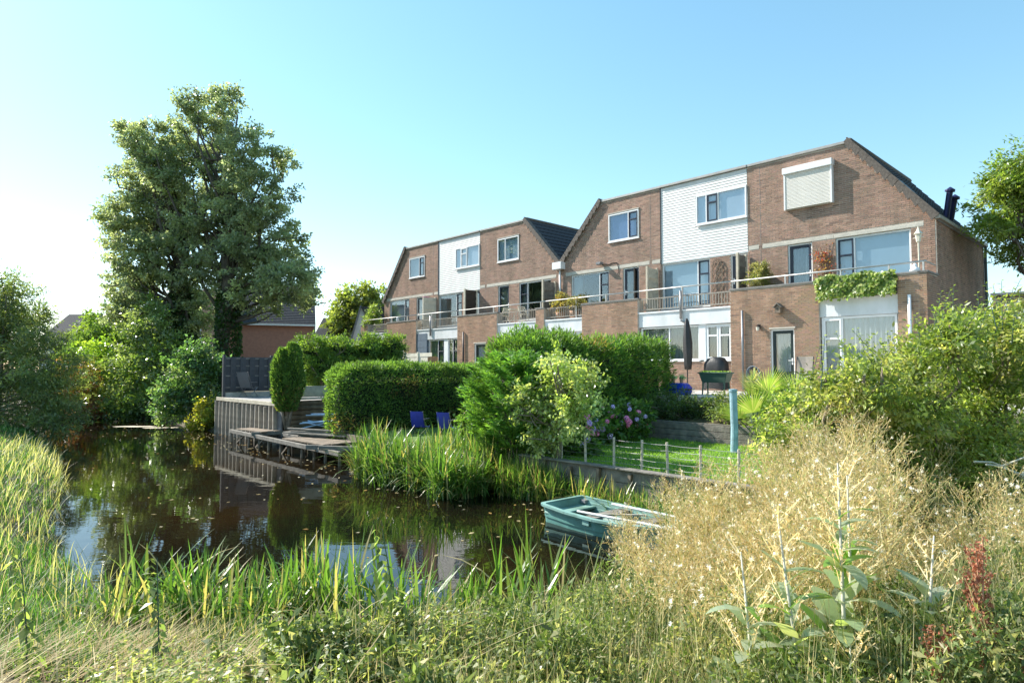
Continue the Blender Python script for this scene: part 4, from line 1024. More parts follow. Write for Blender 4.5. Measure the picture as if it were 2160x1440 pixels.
quad_mesh('herbs', leaves(P, rg.normal(size=(260, 3)) * .5 + [0, 0, .8], 0.07, 0.035, rg), tint(rg, 260, GREEN_BRIGHT), 'leaf', pl)
# blue lidded box barbecue
bb = cthing('table_barbecue', 'bright blue lidded box barbecue with potted herbs on top at the hedge', 'barbecue', -10.35, 16.5, 1.75)
MB().add([(-0.36, -0.2, 0.0), (0.36, -0.2, 0.0), (0.36, 0.2, 0.0), (-0.36, 0.2, 0.0), (-0.40, -0.23, 0.15), (0.40, -0.23, 0.15), (0.40, 0.23, 0.15), (-0.40, 0.23, 0.15)],
         [(3, 2, 1, 0), (0, 1, 5, 4), (1, 2, 6, 5), (2, 3, 7, 6), (3, 0, 4, 7), (4, 5, 6, 7)]).build('bowl', 'blue_plastic', bb, bevel=0.03, seg=3)
MB().add([(-0.42, -0.25, 0.15), (0.42, -0.25, 0.15), (0.42, 0.25, 0.15), (-0.42, 0.25, 0.15), (-0.30, -0.17, 0.34), (0.30, -0.17, 0.34), (0.30, 0.17, 0.34), (-0.30, 0.17, 0.34)],
         [(3, 2, 1, 0), (0, 1, 5, 4), (1, 2, 6, 5), (2, 3, 7, 6), (3, 0, 4, 7), (4, 5, 6, 7)]).build('lid', 'blue_plastic', bb, bevel=0.035, seg=3)
for s_ in (-1, 1): MB().box(s_ * 0.40, s_ * 0.52, -0.1, 0.1, 0.14, 0.17).build('side_handle', 'metal_dark', bb, bevel=0.006)
for i, x in enumerate((-0.16, 0.12)):
    hp = cthing('herb_pot', ('left' if i == 0 else 'right') + ' small terracotta herb pot on the blue barbecue lid', 'plant pot', -10.35 + x, 16.55, 2.092)
    MB().lathe([(0.0, 0), (0.045, 0), (0.06, 0.11), (0.065, 0.13), (0.0, 0.12)], n=12).build('pot', 'terracotta', hp)
    P = rg.normal(size=(90, 3)) * [.05, .05, .03] + [0, 0, .15]
    quad_mesh('leaves', leaves(P, rg.normal(size=(90, 3)) + [0, 0, .5], 0.06, 0.04, rg), tint(rg, 90, [(0.10, 0.19, 0.13), (0.2, 0.26, 0.2)]), 'leaf', hp)
# pot with agave
ag = cthing('potted_agave', 'spiky agave in a terracotta pot beside the wall hose', 'potted plant', -8.45, 17.4, 1.75)
MB().lathe([(0.0, 0), (0.15, 0), (0.18, 0.2), (0.22, 0.36), (0.24, 0.37), (0.24, 0.42), (0.21, 0.42), (0.19, 0.37), (0.0, 0.37)], n=20).build('pot', 'terracotta', ag, smooth=True)
n = 34; az = rg.random(n) * 6.283; V, k = blades(np.zeros((n, 3)) + [0, 0, .38], rg.uniform(.3, .5, n), 0.045, az, rg.uniform(.1, 1.0, n), rg.uniform(.0, .5, n), 4)
quad_mesh('leaves', V, np.tile(tint(rg, n, [(0.16, 0.19, 0.10), (0.24, 0.22, 0.12), (0.11, 0.15, 0.08)]), (k, 1)), 'leaf', ag)
# hose ring on the wall
hs = cthing('garden_hose', 'coiled blue-grey garden hose hanging on the brick wall', 'hose', -10.45, 21.62, 2.32)
for k in range(5):
    MB().tube([((0.20 + 0.012 * k) * math.cos(t_ * 0.3142), -0.03 - 0.018 * k, (0.24 + 0.01 * k) * math.sin(t_ * 0.3142)) for t_ in range(21)], 0.014, 6).build('coil', 'hose', hs, smooth=True)
MB().box(-0.08, 0.08, -0.1, 0.12, 0.14, 0.2).build('bracket', 'metal_dark', hs)
# bird house
bh = cthing('bird_house', 'wooden bird house with pitched roof high on the brick wall', 'bird house', FX - 4.35, FY + LY - 0.02, 4.42)
MB().prism([(-0.09, 0), (0.09, 0), (0.09, 0.19), (0, 0.28), (-0.09, 0.19)], 'y', -0.20, 0.0).build('body', 'wood_old', bh)
for s_ in (-1, 1): MB().obox((s_ * 0.065, -0.11, 0.262), (s_ * 0.09, 0, -0.09), (0, 1, 0), (0.09, 0, s_ * 0.09), 0.105, 0.14, 0.009).build('roof', 'wood_grey', bh)
MB().tube([(0, -0.205, 0.15), (0, -0.201, 0.15)], 0.024, 10).build('hole', 'metal_dark', bh)
# blue mooring post
bp_ = cthing('blue_post', 'leaning pale blue painted post standing at the lawn', 'post', -6.61, 12.70, 0.55)
MB().tube([(0, 0, 0), (0.02, 0, 0.7), (0.0, 0.0, 1.5)], [0.078, 0.075, 0.076], 14).build('post', 'post_blue', bp_, smooth=False)
MB().lathe([(0.0, 0.03), (0.085, 0.02), (0.085, -0.03), (0.078, -0.03)], (0.0, 0, 1.5), 14).build('cap', 'post_blue', bp_)
# spade, small posts and pots by the log wall
sp = cthing('spade', 'spade leaning against the stacked log wall', 'spade', -20.05, 12.3, 0.56)
MB().tube([(0.1, 0, 0.25), (-0.05, 0.03, 1.05)], 0.016, 6).bar((-0.05, -0.05, 1.05), (-0.05, 0.11, 1.05), 0.025).build('handle', 'wood_pale', sp)
MB().obox((0.12, 0, 0.14), (0.15, 0, -0.8), (0, 1, 0), (0.8, 0, 0.15), 0.15, 0.09, 0.006).build('blade', 'metal_grey', sp)
for i, (yy, lab) in enumerate(((11.3, 'small red flowering plant nearest the water at the log wall'), (11.9, 'middle red flowering plant beside the spade at the log wall'), (13.4, 'red flowering plant farthest back at the log wall'))):
    f_ = cthing('flower_pot', lab, 'flower pot', -19.8, yy, 0.60, 0, 'red flowers at the log wall')
    MB().lathe([(0.0, 0), (0.08, 0), (0.11, 0.14), (0.0, 0.13)], n=12).build('pot', 'terracotta', f_)
    P = rg.normal(size=(120, 3)) * [.09, .09, .06] + [0, 0, .22]; cc = tint(rg, 120, GREEN); rd = rg.random(120) < .4; cc[rd] = [0.5, 0.03, 0.03]
    quad_mesh('leaves', leaves(P, rg.normal(size=(120, 3)), 0.07, 0.06, rg), cc, 'leaf', f_)
sl_ = cthing('solar_light', 'small white ball garden light below the log wall', 'garden light', -19.75, 10.4, 0.60)
MB().tube([(0, 0, 0), (0, 0, 0.3)], 0.012, 6).build('stem', 'metal_dark', sl_)
MB().lathe([(0, -.05), (.035, -.035), (.05, 0), (.035, .035), (0, .05)], (0, 0, .34), 12).build('globe', 'white_cloth', sl_, smooth=True)

# ================================================================== things on the terraces
def screen(label, s, y0, y1, z0, z1, nb, mat, post='wood_cream', pst=(0, 1)):
    t = cthing('privacy_screen', label, 'fence panel', FX - s, FY + y0, z0)
    L_ = y1 - y0; p = None
    for k in range(nb):
        z = (z1 - z0) * k / nb; x = 0.018 if k % 2 else -0.018
        MB().box(x - 0.012, x + 0.012, 0.03, L_, z + 0.005, z + (z1 - z0) / nb + 0.01).build('board', mat, t, bevel=0.004)
    for q in pst: MB().box(-0.045, 0.045, q * L_ - 0.045, q * L_ + 0.045, -0.05, z1 - z0 + 0.06).build('post', post, t, bevel=0.005)
    return t
screen('weathered board screen between the end house terrace and its white neighbour', 6.1, LY + 0.45, -0.1, 4.8, 6.75, 9, 'wood_grey', 'wood_pale')
screen('striped pale and grey wooden screen beside the open terrace door', 10.05, LY + 0.4, -0.08, 4.8, 6.7, 9, 'wood_pale', 'wood_pale')
screen('old grey-brown wooden screen at the roof valley downpipe', 15.95, LY + 0.3, -0.05, 4.8, 6.72, 9, 'wood_grey', 'wood_pale')
screen('very dark wooden screen on the far white house terrace', 21.9, LY + 0.3, -0.05, 4.8, 6.85, 12, 'wood_dark', 'wood_cream')
screen('cream painted wooden screen on the far brick house terrace', 25.75, LY + 0.3, -0.05, 4.8, 6.75, 8, 'wood_cream', 'wood_cream')
od = cthing('open_door', 'dark glazed terrace door standing wide open against the brick', 'door', FX - 11.27, FY - 0.02, 4.9, R(-82))
MB().box(-0.80, -0.70, -0.025, 0.025, 0, 2.02).box(-0.1, 0.0, -0.025, 0.025, 0, 2.02).box(-0.7, -0.1, -0.025, 0.025, 1.92, 2.02).box(-0.7, -0.1, -0.025, 0.025, 0, 0.16).build('leaf', 'wood_dark', od)
MB().box(-0.7, -0.1, -0.004, 0.004, 0.16, 1.92).build('pane', 'glass', od)
sl2 = cthing('wall_spotlight', 'grey floodlight with loose cable above the middle terrace window', 'lamp', FX - 13.05, FY - 0.01, 7.25)
MB().box(-0.14, 0.14, -0.30, -0.06, 0.0, 0.12).build('head', 'lead', sl2, bevel=0.02, seg=2); MB().box(-0.04, 0.04, -0.08, 0.0, 0.02, 0.1).build('bracket', 'metal_dark', sl2)
MB().tube([(0.14, -0.02, 0.04), (0.4, -0.015, -0.02), (0.6, -0.015, 0.03), (0.85, -0.015, 0.02), (0.95, -0.015, -0.25), (0.9, -0.015, -0.5)], 0.014, 5).build('cable', 'metal_dark', sl2)
gl = cthing('lamp_post', 'small cream lantern on a post at the right end of the upper terrace', 'lamp', FX - 0.32, FY - 0.55, 4.8)
MB().tube([(0, 0, 0), (0, 0, 1.62)], 0.025, 8).build('pole', 'wood_cream', gl)
MB().lathe([(0.0, 1.55), (0.06, 1.60), (0.09, 1.82), (0.13, 1.84), (0.05, 1.95), (0.02, 2.05), (0, 2.08)], n=6).build('lantern', 'wood_cream', gl)
MB().tube([(-0.16, 0.05, 1.73), (0.16, -0.05, 1.73)], 0.012, 5).build('arm', 'wood_cream', gl)
cl_ = cthing('garden_gnome_stone', 'white stone ornament on the corner parapet under the railing', 'ornament', FX - 0.30, FY + LY + 0.12, ZPAR + 0.056)
MB().lathe([(0, 0), (0.13, 0.0), (0.15, 0.05), (0.10, 0.12), (0.06, 0.15), (0.07, 0.2), (0.04, 0.25), (0, 0.26)], n=10).build('body', 'white_cloth', cl_, smooth=True)
def bistro(label, s, y, rz):
    t = cthing('bistro_chair', label, 'chair', FX - s, FY + y, 4.8, rz, 'chairs on the far terrace'); w = 0.2
    f = MB()
    for sx_ in (-w, w): f.bar((sx_, 0.25, 0), (sx_, -0.2, 0.85), 0.025).bar((sx_, -0.22, 0), (sx_, 0.2, 0.45), 0.025)
    f.build('frame', 'wood_cream', t)
    for k in range(4): MB().box(-w, w, -0.17 + k * 0.1, -0.10 + k * 0.1, 0.445, 0.46).build('seat_slat', 'wood_cream', t)
    for k in range(3): MB().box(-w, w, -0.20 + 0.01 * k, -0.185 + 0.01 * k, 0.62 + k * 0.09, 0.68 + k * 0.09).build('back_slat', 'wood_cream', t)
bistro('slatted folding chair nearest the terrace door of the valley house', 19.0, -0.55, R(80))
bistro('slatted folding chair at the right of the bistro table on the far terrace', 17.6, -0.6, R(-100))
tb = cthing('bistro_table', 'small round folding table between two chairs on the far terrace', 'table', FX - 18.3, FY - 0.6, 4.8)
MB().lathe([(0, 0.70), (0.3, 0.70), (0.3, 0.73), (0, 0.73)], n=20).build('top', 'wood_cream', tb)
for s_ in (-1, 1): MB().bar((s_ * 0.22, -0.15, 0), (-s_ * 0.2, 0.15, 0.7), 0.025).build('leg', 'wood_cream', tb)
ow = cthing('owl_ornament', 'small white ornament on the far left terrace parapet', 'ornament', FX - 28.2, FY + LY + 0.1, ZPAR + 0.056)
MB().lathe([(0, 0), (0.08, 0.02), (0.1, 0.1), (0.07, 0.17), (0.08, 0.22), (0.05, 0.29), (0, 0.3)], n=10).build('body', 'white_cloth', ow, smooth=True)
pk = cthing('pink_cloth', 'pink towel hanging over the cream terrace screen', 'towel', FX - 25.75, FY - 0.75, 6.74)
MB().box(-0.05, 0.05, -0.2, 0.25, 0.0, 0.05).box(-0.065, -0.05, -0.2, 0.25, -0.2, 0.05).build('cloth', 'pink_petal', pk, bevel=0.015)
# white fence panels and orange chair behind the clipped hedge
for i, (X_, lab) in enumerate(((-27.6, 'left white fence panel behind the clipped hedge'), (-26.4, 'right white fence panel behind the clipped hedge'))):
    t = cthing('garden_fence_panel', lab, 'fence panel', X_, 18.5, 1.5, 0, 'white fence panels')
    for k in range(9): MB().box(0, 1.15, -0.012 + 0.015 * (k % 2), 0.012 + 0.015 * (k % 2), k * 0.2, k * 0.2 + 0.19).build('board', 'wood_cream', t, bevel=0.004)
    MB().box(-0.05, 0.04, -0.05, 0.05, 0, 1.85).build('post', 'wood_cream', t)
oc = cthing('wooden_chair_back', 'orange wooden chair back rising above the clipped hedge', 'chair', -24.9, 18.3, 1.65, R(20))
for x in (-0.25, 0.25): MB().box(x - 0.03, x + 0.03, -0.03, 0.03, 0, 1.42).build('post', 'wood_orange', oc)
for k in range(4): MB().box(-0.22 + k * 0.12, -0.13 + k * 0.12, -0.02, 0.02, 0.5, 1.45).build('slat', 'wood_orange', oc)
MB().box(-0.28, 0.28, -0.03, 0.4, 0.42, 0.46).build('seat', 'wood_orange', oc)

# ================================================================== houses and other things far behind
def far_house(label, x0, x1, y0, y1, ze, zr, wallm, rz=0.0, gable=False, cat='house', wins=(), base=1.0, over=0.3):
    """plain house, ridge along local x; local origin at its front left corner"""
    t = thing('background_house', label, cat, (x0, y0, base), rz); W, D = x1 - x0, y1 - y0; e, r_ = ze - base, zr - base
    MB().prism([(0, 0), (D, 0), (D, e), (D / 2, r_ - 0.05), (0, e)], 'x', 0, W).build('wall', wallm, t)
    if wallm.startswith('brick'): set_col(t.children[0], (1, 1, 1))
    for sd in (0, 1):
        a, b_ = (-0.25, e - 0.15) if sd == 0 else (D + 0.25, e - 0.15), (D / 2, r_)
        mb = MB(); n = 26
        for k in range(n):
            q0, q1 = k / n, (k + 1) / n; lift = 0.05
            ya, za, yb, zb = a[0] + (b_[0] - a[0]) * q0, a[1] + (b_[1] - a[1]) * q0, a[0] + (b_[0] - a[0]) * q1, a[1] + (b_[1] - a[1]) * q1
            mb.add([(-over, ya, za + lift + 0.03), (W + over, ya, za + lift + 0.03), (W + over, yb, zb + lift), (-over, yb, zb + lift), (-over, ya, za), (W + over, ya, za)], [(0, 1, 2, 3), (4, 5, 1, 0)])
        o = mb.build('roof', 'tile_dark', t); set_col(o, (1, 1, 1))
    MB().box(-over, W + over, -0.36, -0.22, e - 0.22, e - 0.10).build('gutter', 'pvc', t)
    for (a, b_, z0, z1) in wins:
        f = MB().box(a, b_, -0.04, 0.05, z0 - base, z1 - base).build('window', 'pvc', t); MB().box(a + 0.08, b_ - 0.08, -0.05, -0.041, z0 - base + 0.08, z1 - base - 0.08).build('pane', 'blind_grey', f)
    return t
rh = far_house('red brick house with dark tiled roof behind the big tree', -20.4, -14.3, 45.0, 53.5, 5.85, 9.2, 'brick_far', rz=R(19), over=0.1)
MB().tube([(5.0, 3.0, 6.3), (5.0, 3.0, 7.5)], 0.12, 8).build('flue', 'metal_dark', rh); MB().tube([(5.7, 3.0, 6.3), (5.7, 3.0, 7.3)], 0.10, 8).build('flue', 'metal_dark', rh)
MB().tube([(6.15, -0.1, 0), (6.15, -0.1, 4.7)], 0.05, 8).build('downpipe', 'blue_panel', rh)
bx_ = thing('background_house', 'pinkish brick block with narrow window left of the ivy trunk', 'house', (-23.2, 44.0, 1.0))
MB().box(0, 2.6, 0, 8, 0, 7.0).build('wall', 'brick_far', bx_); set_col(bx_.children[0], (1.35, 1.6, 1.6))
w_ = MB().box(1.0, 1.7, -0.05, 0.05, 3.4, 5.3).build('window', 'pvc', bx_); MB().box(1.1, 1.6, -0.06, -0.051, 3.5, 5.2).build('pane', 'room_dark', w_)
MB().box(-0.3, 2.7, -1.2, 0, 1.4, 3.1).build('balcony', 'wood_old', bx_); MB().box(-0.3, 2.7, -1.25, -1.2, 3.3, 3.35).build('balcony_rail', 'metal_dark', bx_)
far_house('distant white house with long dark roof between the trees', -52.0, -37.5, 70.0, 80.0, 5.6, 8.9, 'render_white', wins=((2.5, 3.6, 3.2, 5.0), (6.5, 8.2, 3.2, 5.0), (11, 12.2, 3.2, 5.0)))
far_house('low distant dark roofed house right of the red house', -18.9, -16.3, 60.0, 68, 5.0, 7.6, 'render_white', over=0.1)
# house with white gable beyond the left terrace
wg = thing('background_house', 'brick house with white boarded gable beyond the left terrace', 'house', (-11.3, 47.5, 1.0), R(8))
MB().prism([(0, 0), (9, 0), (9, 4.2), (4.5, 4.2), (0, 4.2)], 'x', 0.0, 6.0).build('wall', 'brick_far', wg); set_col(wg.children[0], (1.25, 1.35, 1.2))
MB().prism([(-1.6, 0), (0.25, 0), (0.25, 6.1), (0.0, 6.1)], 'y', 0.0, 0.35).build('gable', 'white_board', wg)
o = MB().prism([(0.0, 6.15), (6.2, 6.15), (6.2, 4.1), (1.1, 4.1)], 'y', -0.25, 8.0).build('roof', 'tile_dark', wg); set_col(o, (1, 1, 1))
MB().prism([(-1.75, 0), (-1.6, 0), (0.05, 6.2), (-0.05, 6.25)], 'y', -0.1, 0.5).build('barge_board', 'lead', wg)
# terrace row seen past the end house
fr = thing('background_house', 'distant brick terrace with chimney pots past the drainpipe of the end house', 'house', (25.4, 33.5, 1.0), R(-40))
for k in range(5):
    MB().box(k * 2.4, k * 2.4 + 2.37, 0, 7, 0, 5.35 - 0.12 * k).build('wall', 'brick_far', fr); set_col(fr.children[-1] if False else [c for c in fr.children if c.name.startswith('wall')][-1], (0.75, 1.0, 0.95))
    f = MB().box(k * 2.4 + 0.5, k * 2.4 + 1.3, -0.05, 0.03, 2.4, 4.9 - 0.12 * k).build('window', 'pvc', fr); MB().box(k * 2.4 + 0.6, k * 2.4 + 1.2, -0.06, -0.051, 2.5, 4.8 - 0.12 * k).build('pane', 'blind_grey', f)
    MB().tube([(k * 2.4 + 1.9, 1.2, 5.2 - 0.12 * k), (k * 2.4 + 1.9, 1.2, 5.95 - 0.12 * k)], 0.08, 7).build('chimney_pot', 'metal_dark', fr)
MB().box(-0.1, 12.1, -0.15, 7, 5.36, 5.48).build('roof', 'lead', fr)
sl_ = thing('street_lamp', 'grey street lamp beside the distant terrace at the right edge', 'street lamp', (20.8, 26.0, 0.9))
MB().tube([(0, 0, 0), (0, 0, 4.0)], [0.05, 0.035], 8).build('pole', 'metal_grey', sl_); MB().lathe([(0.03, 4.0), (0.16, 4.1), (0.20, 4.3), (0.05, 4.36), (0, 4.37)], n=12).build('lamp_head', 'metal_grey', sl_)
ga = thing('garden_shed', 'low dark shed roof behind the right hand shrubs', 'shed', (19.2, 23.5, 1.0), R(-38))
MB().box(0, 5, 0, 3, 0, 2.6).build('wall', 'wood_dark', ga); MB().obox((2.5, 1.5, 2.75), (1, 0, 0), (0, 1, 0.08), (0, -0.08, 1), 2.7, 1.75, 0.06).build('roof', 'lead', ga)

# ================================================================== trees
TALL = [(-15.88, 33.0, 16.14, 1.18, 1.16, 1.13), (-17.0, 34.4, 15.16, 1.92, 1.6, 1.28), (-13.5, 31.9, 13.53, 1.47, 1.39, 1.31), (-17.21, 34.3, 12.66, 2.43, 2.01, 1.59), (-13.3, 32.4, 11.23, 2.05, 1.78, 1.5), (-11.87, 32.8, 13.32, 0.63, 0.54, 0.44), (-15.96, 34.0, 10.36, 2.4, 1.96, 1.52), (-12.77, 32.7, 9.08, 2.07, 1.77, 1.46), (-14.4, 33.1, 7.91, 2.34, 1.91, 1.48), (-11.11, 31.6, 6.94, 1.46, 1.29, 1.13), (-10.86, 33.8, 6.54, 0.65, 0.75, 0.85), (-13.37, 33.1, 6.16, 1.48, 1.23, 0.99), (-16.98, 32.5, 16.34, 0.53, 0.44, 0.34), (-15.4, 33.9, 17.19, 0.63, 0.59, 0.55)]
TALL2 = [(-19.4, 33.8, 14.69, 1.56, 1.35, 1.13), (-20.76, 33.9, 15.38, 0.56, 0.48, 0.4), (-20.84, 35.4, 13.34, 1.53, 1.36, 1.19), (-18.33, 33.3, 13.36, 1.24, 1.18, 1.11), (-21.19, 34.8, 10.94, 1.55, 1.32, 1.09), (-19.31, 35.2, 11.17, 1.96, 1.77, 1.57), (-21.18, 33.6, 10.26, 0.62, 0.62, 0.62), (-19.77, 33.2, 8.41, 1.61, 1.48, 1.36), (-17.74, 33.8, 8.27, 2.01, 1.76, 1.51), (-21.3, 35.0, 7.15, 1.1, 1.17, 1.0), (-19.19, 34.7, 6.33, 2.2, 1.81, 1.42), (-20.8, 33.5, 5.6, 0.8, 0.85, 0.6), (-17.42, 34.3, 5.52, 1.4, 1.34, 1.28)]
TREEG = [(0.098, 0.118, 0.070), (0.118, 0.138, 0.078), (0.082, 0.102, 0.062), (0.138, 0.155, 0.085)]
tree('tall_tree', 'tallest tree with ivy-clad trunk rising behind the dark fence', (-14.7, 33.0, 1.0), (-14.9, 33.2, 15.5), 0.42, TALL, 1050, 58, 0.21, 0.165, 0.10, TREEG, 31, mat='treeleaf', limbs=90, ivy=(5.6, 0.62, 3600), shell=0.45)
tree('tall_tree', 'broad tree with darker ivy trunk left of the tallest tree', (-17.1, 34.0, 0.8), (-18.6, 34.2, 13.5), 0.40, TALL2, 900, 58, 0.21, 0.165, 0.10, TREEG, 32, mat='treeleaf', limbs=90, ivy=(5.8, 0.6, 3400), shell=0.45)
WILLOW = [(-18.42, 22.0, 4.77, 1.15, 1.31, 1.47), (-17.73, 22.4, 5.14, 0.75, 0.87, 1.0), (-18.23, 23.7, 4.06, 1.06, 1.06, 1.06), (-19.17, 23.2, 2.81, 1.9, 1.81, 1.73), (-16.39, 22.0, 2.79, 1.15, 1.15, 1.15), (-17.63, 22.8, 1.28, 1.53, 1.36, 1.19), (-16.2, 22.9, 1.78, 0.77, 0.9, 1.03), (-15.96, 22.2, 0.82, 0.99, 0.83, 0.66), (-20.56, 23.6, 3.87, 2.11, 2.11, 2.11)]
tree('willow', 'grey-green bushy willow at the left edge of the water', (-18.2, 22.6, 0.4), (-18.3, 22.8, 5.0), 0.16, WILLOW, 900, 62, 0.22, 0.17, 0.035, [(0.075, 0.105, 0.045), (0.06, 0.09, 0.04), (0.10, 0.125, 0.055)], 33, limbs=60, mat='leaf_shiny', bark='bark_pale', shell=0.5)
def shrub(label, base, blobs, ncl, per, cr, ln, wd, cols, seed, name='shrub', mat='leaf', limbs=14, group=None, jit=0.22, shell=0.4, cat='shrub', droop=0.25, r0=0.06):
    x = np.mean([b_[0] for b_ in blobs]); y = np.mean([b_[1] for b_ in blobs]); z = max(b_[2] for b_ in blobs)
    return tree(name, label, (x, y, base), (x, y, base + (z - base) * 0.7), r0, blobs, ncl, per, cr, ln, wd, cols, seed, cat, group, mat, limbs, shell, 'bark_pale', jit, droop)
shrub('tall dull green shrub at the far end of the water', 0.3, [(-23.38, 36.9, 4.64, 1.24, 1.37, 1.51), (-23.6, 36.0, 2.98, 1.34, 1.48, 1.61), (-22.55, 37.0, 2.99, 1.38, 1.65, 1.93), (-22.72, 35.2, 1.14, 1.31, 1.24, 1.18)], 260, 55, 0.26, 0.18, 0.11, GREEN, 41, group='shrubs at the end of the water')
shrub('silvery green shrub leaning over the water under the left tall tree', 0.2, [(-18.73, 32.6, 4.64, 1.09, 1.27, 1.46), (-18.92, 32.6, 2.45, 1.34, 1.52, 1.7), (-17.4, 32.0, 2.93, 1.19, 1.43, 1.67), (-17.81, 31.6, 0.81, 1.41, 1.12, 0.82), (-18.7, 31.1, 0.84, 0.93, 0.87, 0.81), (-20.3, 32.4, 1.2, 1.2, 1.0, 1.1)], 380, 55, 0.24, 0.17, 0.08, [(0.12, 0.155, 0.085), (0.09, 0.13, 0.05), (0.07, 0.115, 0.03)], 42, mat='leaf_shiny', group='shrubs at the end of the water')
shrub('dark glossy shrub overhanging the water beside the pale piling', 0.2, [(-13.92, 27.5, 2.05, 0.92, 0.97, 1.03), (-13.42, 27.3, 2.87, 0.71, 0.76, 0.81), (-14.41, 27.3, 1.04, 0.81, 0.81, 0.81), (-13.1, 27.3, 1.44, 0.45, 0.8, 1.1)], 240, 50, 0.20, 0.14, 0.08, [(0.05, 0.10, 0.045), (0.04, 0.08, 0.03), (0.09, 0.13, 0.07)], 43, mat='leaf_shiny', group='shrubs at the end of the water')
shrub('yellowish climber hanging beside the corner of the pale piling', 0.0, [(-12.47, 26.1, 0.72, 0.40, 0.5, 0.68), (-12.83, 26.2, 0.23, 0.45, 0.39, 0.29)], 70, 45, 0.13, 0.10, 0.07, [(0.20, 0.19, 0.03), (0.12, 0.15, 0.03)], 44)
shrub('orange-red leaved shrub between the willow and the green shrubs', 0.2, [(-20.84, 30.8, 2.23, 0.92, 0.86, 0.8), (-21.81, 31.6, 1.05, 0.94, 0.94, 0.94), (-20.45, 30.8, 0.86, 0.57, 0.74, 0.92)], 150, 45, 0.20, 0.14, 0.08, [(0.17, 0.085, 0.045), (0.11, 0.105, 0.03), (0.08, 0.10, 0.03), (0.13, 0.07, 0.04)], 45)
shrub('lime green bush in front of the distant white house', 0.8, [(-26.55, 40.4, 4.35, 1.51, 1.28, 1.05), (-26.95, 39.7, 3.1, 1.33, 1.18, 1.04), (-24.57, 40.1, 5.2, 1.05, 0.9, 0.75), (-25.5, 39.6, 2.0, 1.6, 1.2, 1.2)], 220, 50, 0.24, 0.18, 0.10, [(0.14, 0.18, 0.03), (0.10, 0.15, 0.025), (0.08, 0.14, 0.02)], 46)
shrub('bright green bush behind the red-leaved shrub', 0.4, [(-22.0, 33.8, 2.9, 1.2, 1.0, 1.2), (-21.0, 33.2, 1.6, 1.1, 1.0, 1.0), (-23.2, 33.6, 1.5, 1.2, 1.0, 1.1), (-25.0, 34.5, 1.2, 1.3, 1.0, 1.0)], 240, 50, 0.22, 0.17, 0.11, GREEN_BRIGHT, 47, group='shrubs at the end of the water')
tree('round_tree', 'round topped tree behind the left end of the row', (-14.8, 62.0, 1.0), (-14.8, 62.0, 8.0), 0.3, [(-16.45, 62.9, 8.51, 1.41, 1.52, 1.64), (-14.23, 61.4, 9.29, 1.74, 1.51, 1.28), (-13.34, 62.7, 8.25, 1.17, 1.52, 1.87), (-16.47, 61.3, 6.75, 1.14, 1.14, 1.14), (-14.82, 62.0, 7.5, 1.85, 1.73, 1.62), (-12.0, 62.0, 7.0, 1.6, 1.5, 1.6)], 330, 50, 0.34, 0.30, 0.20, [(0.085, 0.11, 0.03), (0.11, 0.13, 0.04)], 48, limbs=24)
tree('leafy_tree', 'light green tree reaching in from the right edge above the shrubs', (18.6, 21.5, 0.9), (18.2, 21.3, 8.6), 0.22, [(16.46, 20.4, 8.77, 1.14, 1.03, 0.91), (16.5, 21.0, 7.83, 1.02, 0.98, 0.94), (17.49, 21.2, 7.39, 1.26, 1.26, 1.26), (17.1, 20.2, 8.88, 1.36, 1.28, 1.21), (15.85, 20.4, 8.31, 0.61, 0.65, 0.68), (17.55, 21.7, 6.28, 0.61, 0.53, 0.45), (15.56, 20.3, 7.12, 0.53, 0.53, 0.53), (18.8, 21.2, 8.2, 1.6, 1.4, 1.6)], 420, 58, 0.20, 0.16, 0.055, [(0.10, 0.145, 0.03), (0.075, 0.115, 0.028), (0.13, 0.16, 0.04)], 49, limbs=50, shell=0.35)
tree('leafy_tree', 'pale green treetop behind the street lamp', (28.0, 34.2, 0.9), (28.0, 34.2, 5.0), 0.15, [(26.97, 33.8, 5.1, 1.01, 0.94, 0.88), (28.56, 34.4, 5.4, 1.28, 1.22, 1.15), (27.5, 34.0, 3.6, 1.5, 1.2, 1.2)], 130, 50, 0.22, 0.18, 0.10, [(0.12, 0.15, 0.05)], 50)
ap = [(x - 0.32, y - 0.55, z - 0.02, a * 1.1, b_ * 1.1, c_ * 1.1) for x, y, z, a, b_, c_ in [(1.33, 13.3, 2.38, 0.45, 0.45, 0.45), (0.99, 13.3, 1.79, 0.54, 0.49, 0.45), (0.59, 13.2, 1.89, 0.39, 0.37, 0.35), (1.71, 12.8, 2.1, 0.38, 0.38, 0.38), (1.46, 12.7, 1.64, 0.47, 0.45, 0.42), (0.99, 13.1, 1.15, 0.40, 0.37, 0.28), (1.85, 13.1, 2.38, 0.29, 0.27, 0.24), (1.17, 12.6, 2.67, 0.23, 0.22, 0.21)]]
tree('apple_tree', 'small loose-leaved fruit tree in front of the tall conifer hedge', (0.90, 12.55, 0.6), (0.93, 12.45, 2.4), 0.045, ap, 400, 20, 0.09, 0.08, 0.046, [(0.16, 0.20, 0.085), (0.12, 0.165, 0.05), (0.20, 0.23, 0.12)], 51, limbs=40, shell=0.2, bark='bark_pale', mat='leaf_shiny', droop=0.6)

